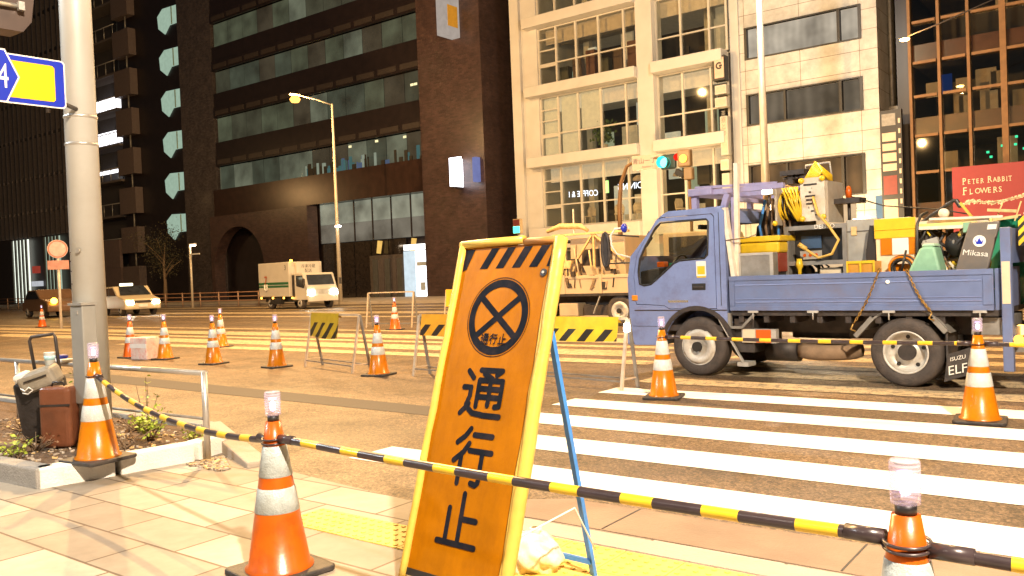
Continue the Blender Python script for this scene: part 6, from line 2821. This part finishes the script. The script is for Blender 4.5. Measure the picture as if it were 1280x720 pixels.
# white tiled building
TW = thing('office_building', 'white panelled building with black framed strip windows', 'building', (-12.4, 38.4, 0))
OF5 = (-12.4, 38.4, 0)
PNL = brickmat('white_panels', (.56, .55, .51), (.52, .50, .46), (.16, .11, .08), 2.55, .86, .5, 'z', .012, .3, 0.0)
strips = [(10.88, 12.25), (7.82, 9.15), (4.2, 5.85), (14.0, 15.4)]
m = MB(off=OF5)
m.holed([(-15.68, 0), (-9.12, 0), (-9.12, 26), (-15.68, 26)], [[(-14.9, a), (-9.8, a), (-9.8, b), (-14.9, b)] for a, b in strips], 38.4, .35)
m.build('facade', PNL, TW)
m = MB(off=OF5)
m.box((-9.45, 38.76, 0), (-9.12, 47, 26))
m.build('side_wall', PNL, TW)
m = MB(off=OF5)
m.box((-15.6, 38.3, 0), (-15.2, 38.39, 26))
m.build('corner_trim', CB, TW)
for k, (a, b) in enumerate(strips):
    m = MB(off=OF5)
    for x in (-14.95, -10.75, -9.87):
        m.box((x, 38.34, a), (x + .12, 38.55, b))
    m.box((-14.95, 38.33, a - .06), (-9.75, 38.55, a))
    m.box((-14.95, 38.33, b), (-9.75, 38.55, b + .06))
    if k != 0:
        m.box((-13.2, 38.36, a), (-13.1, 38.54, b))
    fr_ = m.build('window_frame', BLACK, TW)
    for x0, x1 in ((-14.83, -10.78), (-10.62, -9.9)):
        m = MB(off=OF5)
        m.box((x0, 38.58, a), (x1, 38.6, b))
        m.build('pane', [curtain('strip_pale', (.62, .54, .42), .85, 1, .1), curtain('strip_dim', (.34, .28, .20), .40, .6, .3), curtain('strip_brown', (.34, .17, .06), .55, .5, .4), GRN[0]][k], fr_)
m = MB(off=OF5)
m.box((-14.0, 38.30, .2), (-10.2, 38.39, 3.9))
m.build('shop_window', emis('lower_shop', (.9, .62, .35), .9), TW)
m = MB(off=OF5)
m.box((-10.3, 38.2, 2.7), (-9.6, 38.38, 3.1), 0)
m.build('floodlight', emis('wall_flood', (1, .85, .6), 5), TW)
m = MB(off=OF5)
m.tube([(-9.0, 40.2, 0), (-9.0, 40.2, 26)], .09, 8)
m.tube([(-8.95, 41.5, 0), (-8.95, 41.5, 26)], .12, 8)
m.build('drain_pipe', GREY, TW)
m = MB(off=OF5)
m.box((-9.1, 40.0, 7.5), (-8.7, 40.5, 8.0))
m.build('meter_box', GREY, TW)

# sign towers
SKIN = M('sign_pinkish', (.62, .42, .30), .5, emit=(.5, .3, .18), estr=.12)
t = thing('sign_stack', 'column of projecting shop signs topped by a black framed one with a round logo', 'sign', (-15.95, 37.6, 0))
m = MB()
m.box((-.28, 0, 9.95), (.30, .5, 11.1), 0)
k_ = m.build('top_box', BLACK, t)
m = MB()
m.box((-.18, -.012, 10.05), (.28, -.002, 11.0), 0)
for q in range(20):
    a0, a1 = R(40 + q * 14), R(54 + q * 14)
    m.mi = 1
    m.face([(.05 + .17 * math.cos(a0), -.016, 10.62 + .17 * math.sin(a0)), (.05 + .09 * math.cos(a0), -.016, 10.62 + .09 * math.sin(a0)), (.05 + .09 * math.cos(a1), -.016, 10.62 + .09 * math.sin(a1)), (.05 + .17 * math.cos(a1), -.016, 10.62 + .17 * math.sin(a1))])
m.box((.05, -.018, 10.56), (.2, -.014, 10.66), 1)
m.build('logo_face', [SKIN, BLACK], k_)
for z0, z1, x0 in ((9.30, 9.72, -.2), (8.70, 9.15, -.22), (6.45, 8.25, 0.0), (5.75, 6.25, -.05), (4.9, 5.6, .0)):
    m = MB()
    m.box((x0, 0, z0), (.36, .5, z1), 0)
    m.box((x0 + .06, -.01, z0 + .1), (.30, -.002, z1 - .1), 1)
    m.build('sign_box', [CF, SKIN], t, bevel=.01)
m = MB()
m.text('茶\n寮\nと\nわ', .3, (.18, -.016, 7.9), wscale=.8)
m.build('lettering', GREY, t)
m = MB()
m.tube([(.45, .3, 4), (.45, .3, 11.2)], .05, 6)
m.build('mounting_pole', DARK, t)
t = thing('sign_stack', 'dark tenant directory of small plates on the side of the white building', 'sign', (-8.75, 38.1, 0))
m = MB()
m.box((-.3, 0, 2.8), (.55, .25, 7.55))
bd = m.build('backboard', BLACK, t)
for k, (z0, z1, mt) in enumerate(((6.9, 7.4, GREY), (6.25, 6.6, SKIN), (5.85, 6.15, SKIN), (5.4, 5.75, SKIN), (5.0, 5.3, SKIN), (4.0, 4.8, M('maroon_plate', (.2, .03, .02), .5)), (3.0, 3.8, SKIN))):
    m = MB()
    m.box((-.22, -.02, z0), (.32, -.004, z1))
    m.build('plate', mt, bd)
for k in range(9):
    m = MB()
    m.box((.42, -.02, 3.6 + k * .42), (.5, -.004, 3.8 + k * .42))
    m.build('side_mark', SKIN, bd)
m = MB()
m.box((-.55, -.05, 2.9), (-.32, .1, 4.0), 0)
m.build('blue_lit_plate', emis('sign_pale_blue', (.4, .5, .5), .9), t)

# gold framed glass building
GB = thing('glass_building', 'glass building with gold coloured window grid behind the red flower shop sign', 'building', (-3, 38.6, 0))
OF6 = (-3, 38.6, 0)
GOLD = M('gold_mullion', (.20, .10, .035), .55, .3, var=.15)
BRW = M('brown_spandrel', (.10, .03, .012), .3, var=.2, scale=2)
m = MB(off=OF6)
m.box((-7.95, 44, 0), (8, 44.2, 26))
m.build('rear_wall', INW, GB)
m = MB(off=OF6)
m.box((-8.6, 39.4, 0), (-8.0, 50, 26))
m.build('end_wall', DKW, GB)
xs = [-7.9, -6.8, -5.72, -4.5, -3.3, -2.1, -.9, .3, 1.5]
zs = [0, 2.9, 4.85, 6.38, 8.02, 9.42, 11.1, 12.6, 14.2, 15.8]
m = MB(off=OF6)
m.box((-7.95, 38.75, 0), (2, 38.77, 16))
gw = m.build('window', SGLASS, GB)
m = MB(off=OF6)
for i, x in enumerate(xs):
    ww = .11 if i == 3 else .055
    m.box((x - ww, 38.5, 0), (x + ww, 38.7, 16))
for z in zs:
    for a, b in zip(xs, xs[1:]):
        m.box((a + .115, 38.54, z - .055), (b - .115, 38.69, z + .055))
m.build('grid', GOLD, GB)
for z0, z1 in ((6.44, 7.15), (9.48, 10.2), (12.66, 13.4), (3.0, 3.6)):
    m = MB(off=OF6)
    m.box((-7.9, 38.80, z0), (2, 38.84, z1))
    m.build('spandrel', BRW, GB)
rnd = random.Random(8)
for k in range(16):
    x = rnd.uniform(-7.6, -2.5)
    z = rnd.choice((4.9, 8.05, 11.15, 7.15))
    m = MB(off=OF6)
    m.box((x, 39.4, z), (x + rnd.uniform(.3, .8), 39.5, z + rnd.uniform(.6, 1.25)))
    m.build('interior_panel', M('panel_in%d' % k, (.22, .15, .08), .7, emit=(.3, .2, .1), estr=rnd.uniform(.05, .3)), GB)
for k in range(7):
    m = MB(off=OF6)
    x, z = rnd.uniform(-5.4, -3.4), rnd.choice((5.4, 5.6, 5.9, 5.2))
    m.box((x, 38.9, z), (x + .1, 38.92, z + .09))
    m.build('green_light', emis('green_spot%d' % k, (.05, .8, .4), 2.0), GB)
for z in (3.0, 6.4, 9.45, 12.65):
    m = MB(off=OF6)
    m.box((-7.9, 38.9, z - .05), (8, 44, z))
    m.build('floor_deck', INW, GB)
m = MB(off=OF6)
m.box((-7.0, 39.8, 8.2), (-6.55, 39.9, 9.0))
m.build('blue_panel', emis('blue_panel', (.02, .06, .3), .35), GB)

fs = thing('shop_sign', 'red flower shop signboard with cream serif style lettering', 'sign', (-6.3, 37.7, 0))
m = MB()
m.prism([(0, 1.6), (5.0, 1.6), (5.0, 4.82), (0, 4.85)], 0, .2)
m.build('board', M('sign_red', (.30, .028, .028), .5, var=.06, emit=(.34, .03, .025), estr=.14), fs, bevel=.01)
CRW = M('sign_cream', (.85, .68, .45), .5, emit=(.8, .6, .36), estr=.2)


def caps(m, s, size, x, z, ws=1.0):
    """small-cap lettering with little slab serifs"""
    big = True
    for ch in s:
        if ch == ' ':
            x += size * .28
            big = True
            continue
        k = 1.0 if big else .76
        m.text(ch, size * k, (x, -.012, z + size * .36 * k), align='LEFT', wscale=ws)
        wch = size * k * (.62 if ch not in 'IW' else (.26 if ch == 'I' else .88)) * ws
        for f in (.14, .72):
            if ch in 'PTRFLI' and f > .5:
                continue
            if ch in 'OSE' and f < 1:
                continue
        if ch in 'PFRTIBL':
            sx = x + (wch * .5 if ch in 'TI' else size * .10 * k)
            m.box((sx - size * .10 * k, -.016, z + 0.0), (sx + size * .12 * k, -.013, z + size * .05))
        x += wch + size * .07
        big = False
    return x


m = MB()
caps(m, 'PETER RABBIT', .34, .36, 4.13, .78)
m.build('lettering', CRW, fs)
m = MB()
caps(m, 'FLOWERS', .40, .36, 3.72, .85)
m.build('lettering', CRW, fs)
m = MB()
rnd = random.Random(77)
for k in range(70):
    x = .25 + k * .035
    z = 3.32 + .08 * math.sin(k * .12) + rnd.uniform(-.05, .07) + k * .002
    m.obox((x, -.014, z), (rnd.uniform(.03, .07), 0, rnd.uniform(-.03, .04)), (0, .004, 0), (0, 0, rnd.uniform(.015, .05)))
m.build('flower_garland', CRW, fs)
m = MB()
for k in range(60):
    a = rnd.uniform(0, 6.28)
    r_ = rnd.uniform(0, .35)
    m.obox((2.95 + r_ * .7 * math.cos(a), -.014, 4.35 + r_ * 1.2 * math.sin(a)), (.04, 0, .02), (0, .004, 0), (-.01, 0, .04))
m.build('flower_spray', CRW, fs)
for x in (1.0, 1.9, 2.7):
    m = MB()
    m.box((x, .0, .0), (x + .06, .1, 1.6))
    m.build('support_post', DARK, fs)

# buildings behind, keeps the sky line closed
for nm, x0, x1, y0, hh in (('rear building seen only as a dark mass beyond the office roofs', -30, 12, 60, 30),):
    pass

# ------------------------------------------------------------------ lights
def lamp(name, loc, col, power, rad=.2):
    l = bpy.data.lights.new(name, 'POINT')
    l.color = col
    l.energy = power
    l.shadow_soft_size = rad
    o = bpy.data.objects.new(name, l)
    o.location = loc
    C.objects.link(o)
    return o


SODC = (1.0, .60, .24)
WARM = (1.0, .83, .64)
lamp('near_street_light', (3.0, -.2, 7.6), WARM, 12000, .16)
lamp('near_street_light', (-5.5, -5.0, 8.5), (1.0, .86, .70), 900, .2)
lamp('near_street_light', (-12.5, -1.0, 7.0), (.86, .95, 1.0), 3000, .2)
lamp('junction_light', (-2.5, 14.0, 9.5), SODC, 4600, .1)
lamp('junction_light', (-13.0, 11.0, 9.5), SODC, 11000, .1)
lamp('junction_light', (-28.0, 14.0, 15), SODC, 17000, .1)  # added sodium fill high over the road, no lamp post carries it
lamp('far_street_light', (-35.4, 28.2, 10.6), SODC, 2200, .1)
lamp('far_street_light', (-11.15, 27.6, 12.5), (1.0, .92, .80), 2500, .1)
lamp('facade_fill', (-10.9, 34.0, 3.2), (1.0, .72, .40), 1700, .2)  # added low fill hidden behind the truck, without a fixture
lamp('facade_fill', (-17.5, 32.5, 2.4), (1.0, .68, .32), 1700, .2)  # second added fill behind the trucks, brightens the lower facade
lamp('far_street_light', (-6.9, 33.0, 9.0), (1.0, .5, .16), 320, .1)
lamp('far_street_light', (-60, 26, 9), SODC, 1200, .2)

# ------------------------------------------------------------------ world
wd = bpy.data.worlds.new('World')
sc.world = wd
wd.use_nodes = True
n, l = wd.node_tree.nodes, wd.node_tree.links
bg = n['Background']
sky = n.new('ShaderNodeTexSky')
sky.sky_type = 'NISHITA'
sky.sun_disc = False
sky.sun_elevation = R(-4)
sky.sun_rotation = R(200)
l.new(sky.outputs[0], bg.inputs[0])
bg.inputs[1].default_value = .35
sc.view_settings.view_transform = 'Standard'
sc.view_settings.look = 'None'
sc.view_settings.exposure = 0
sc.cycles.max_bounces = 6
sc.cycles.transparent_max_bounces = 12
sc.cycles.sample_clamp_indirect = 4
sc.cycles.use_denoising = True
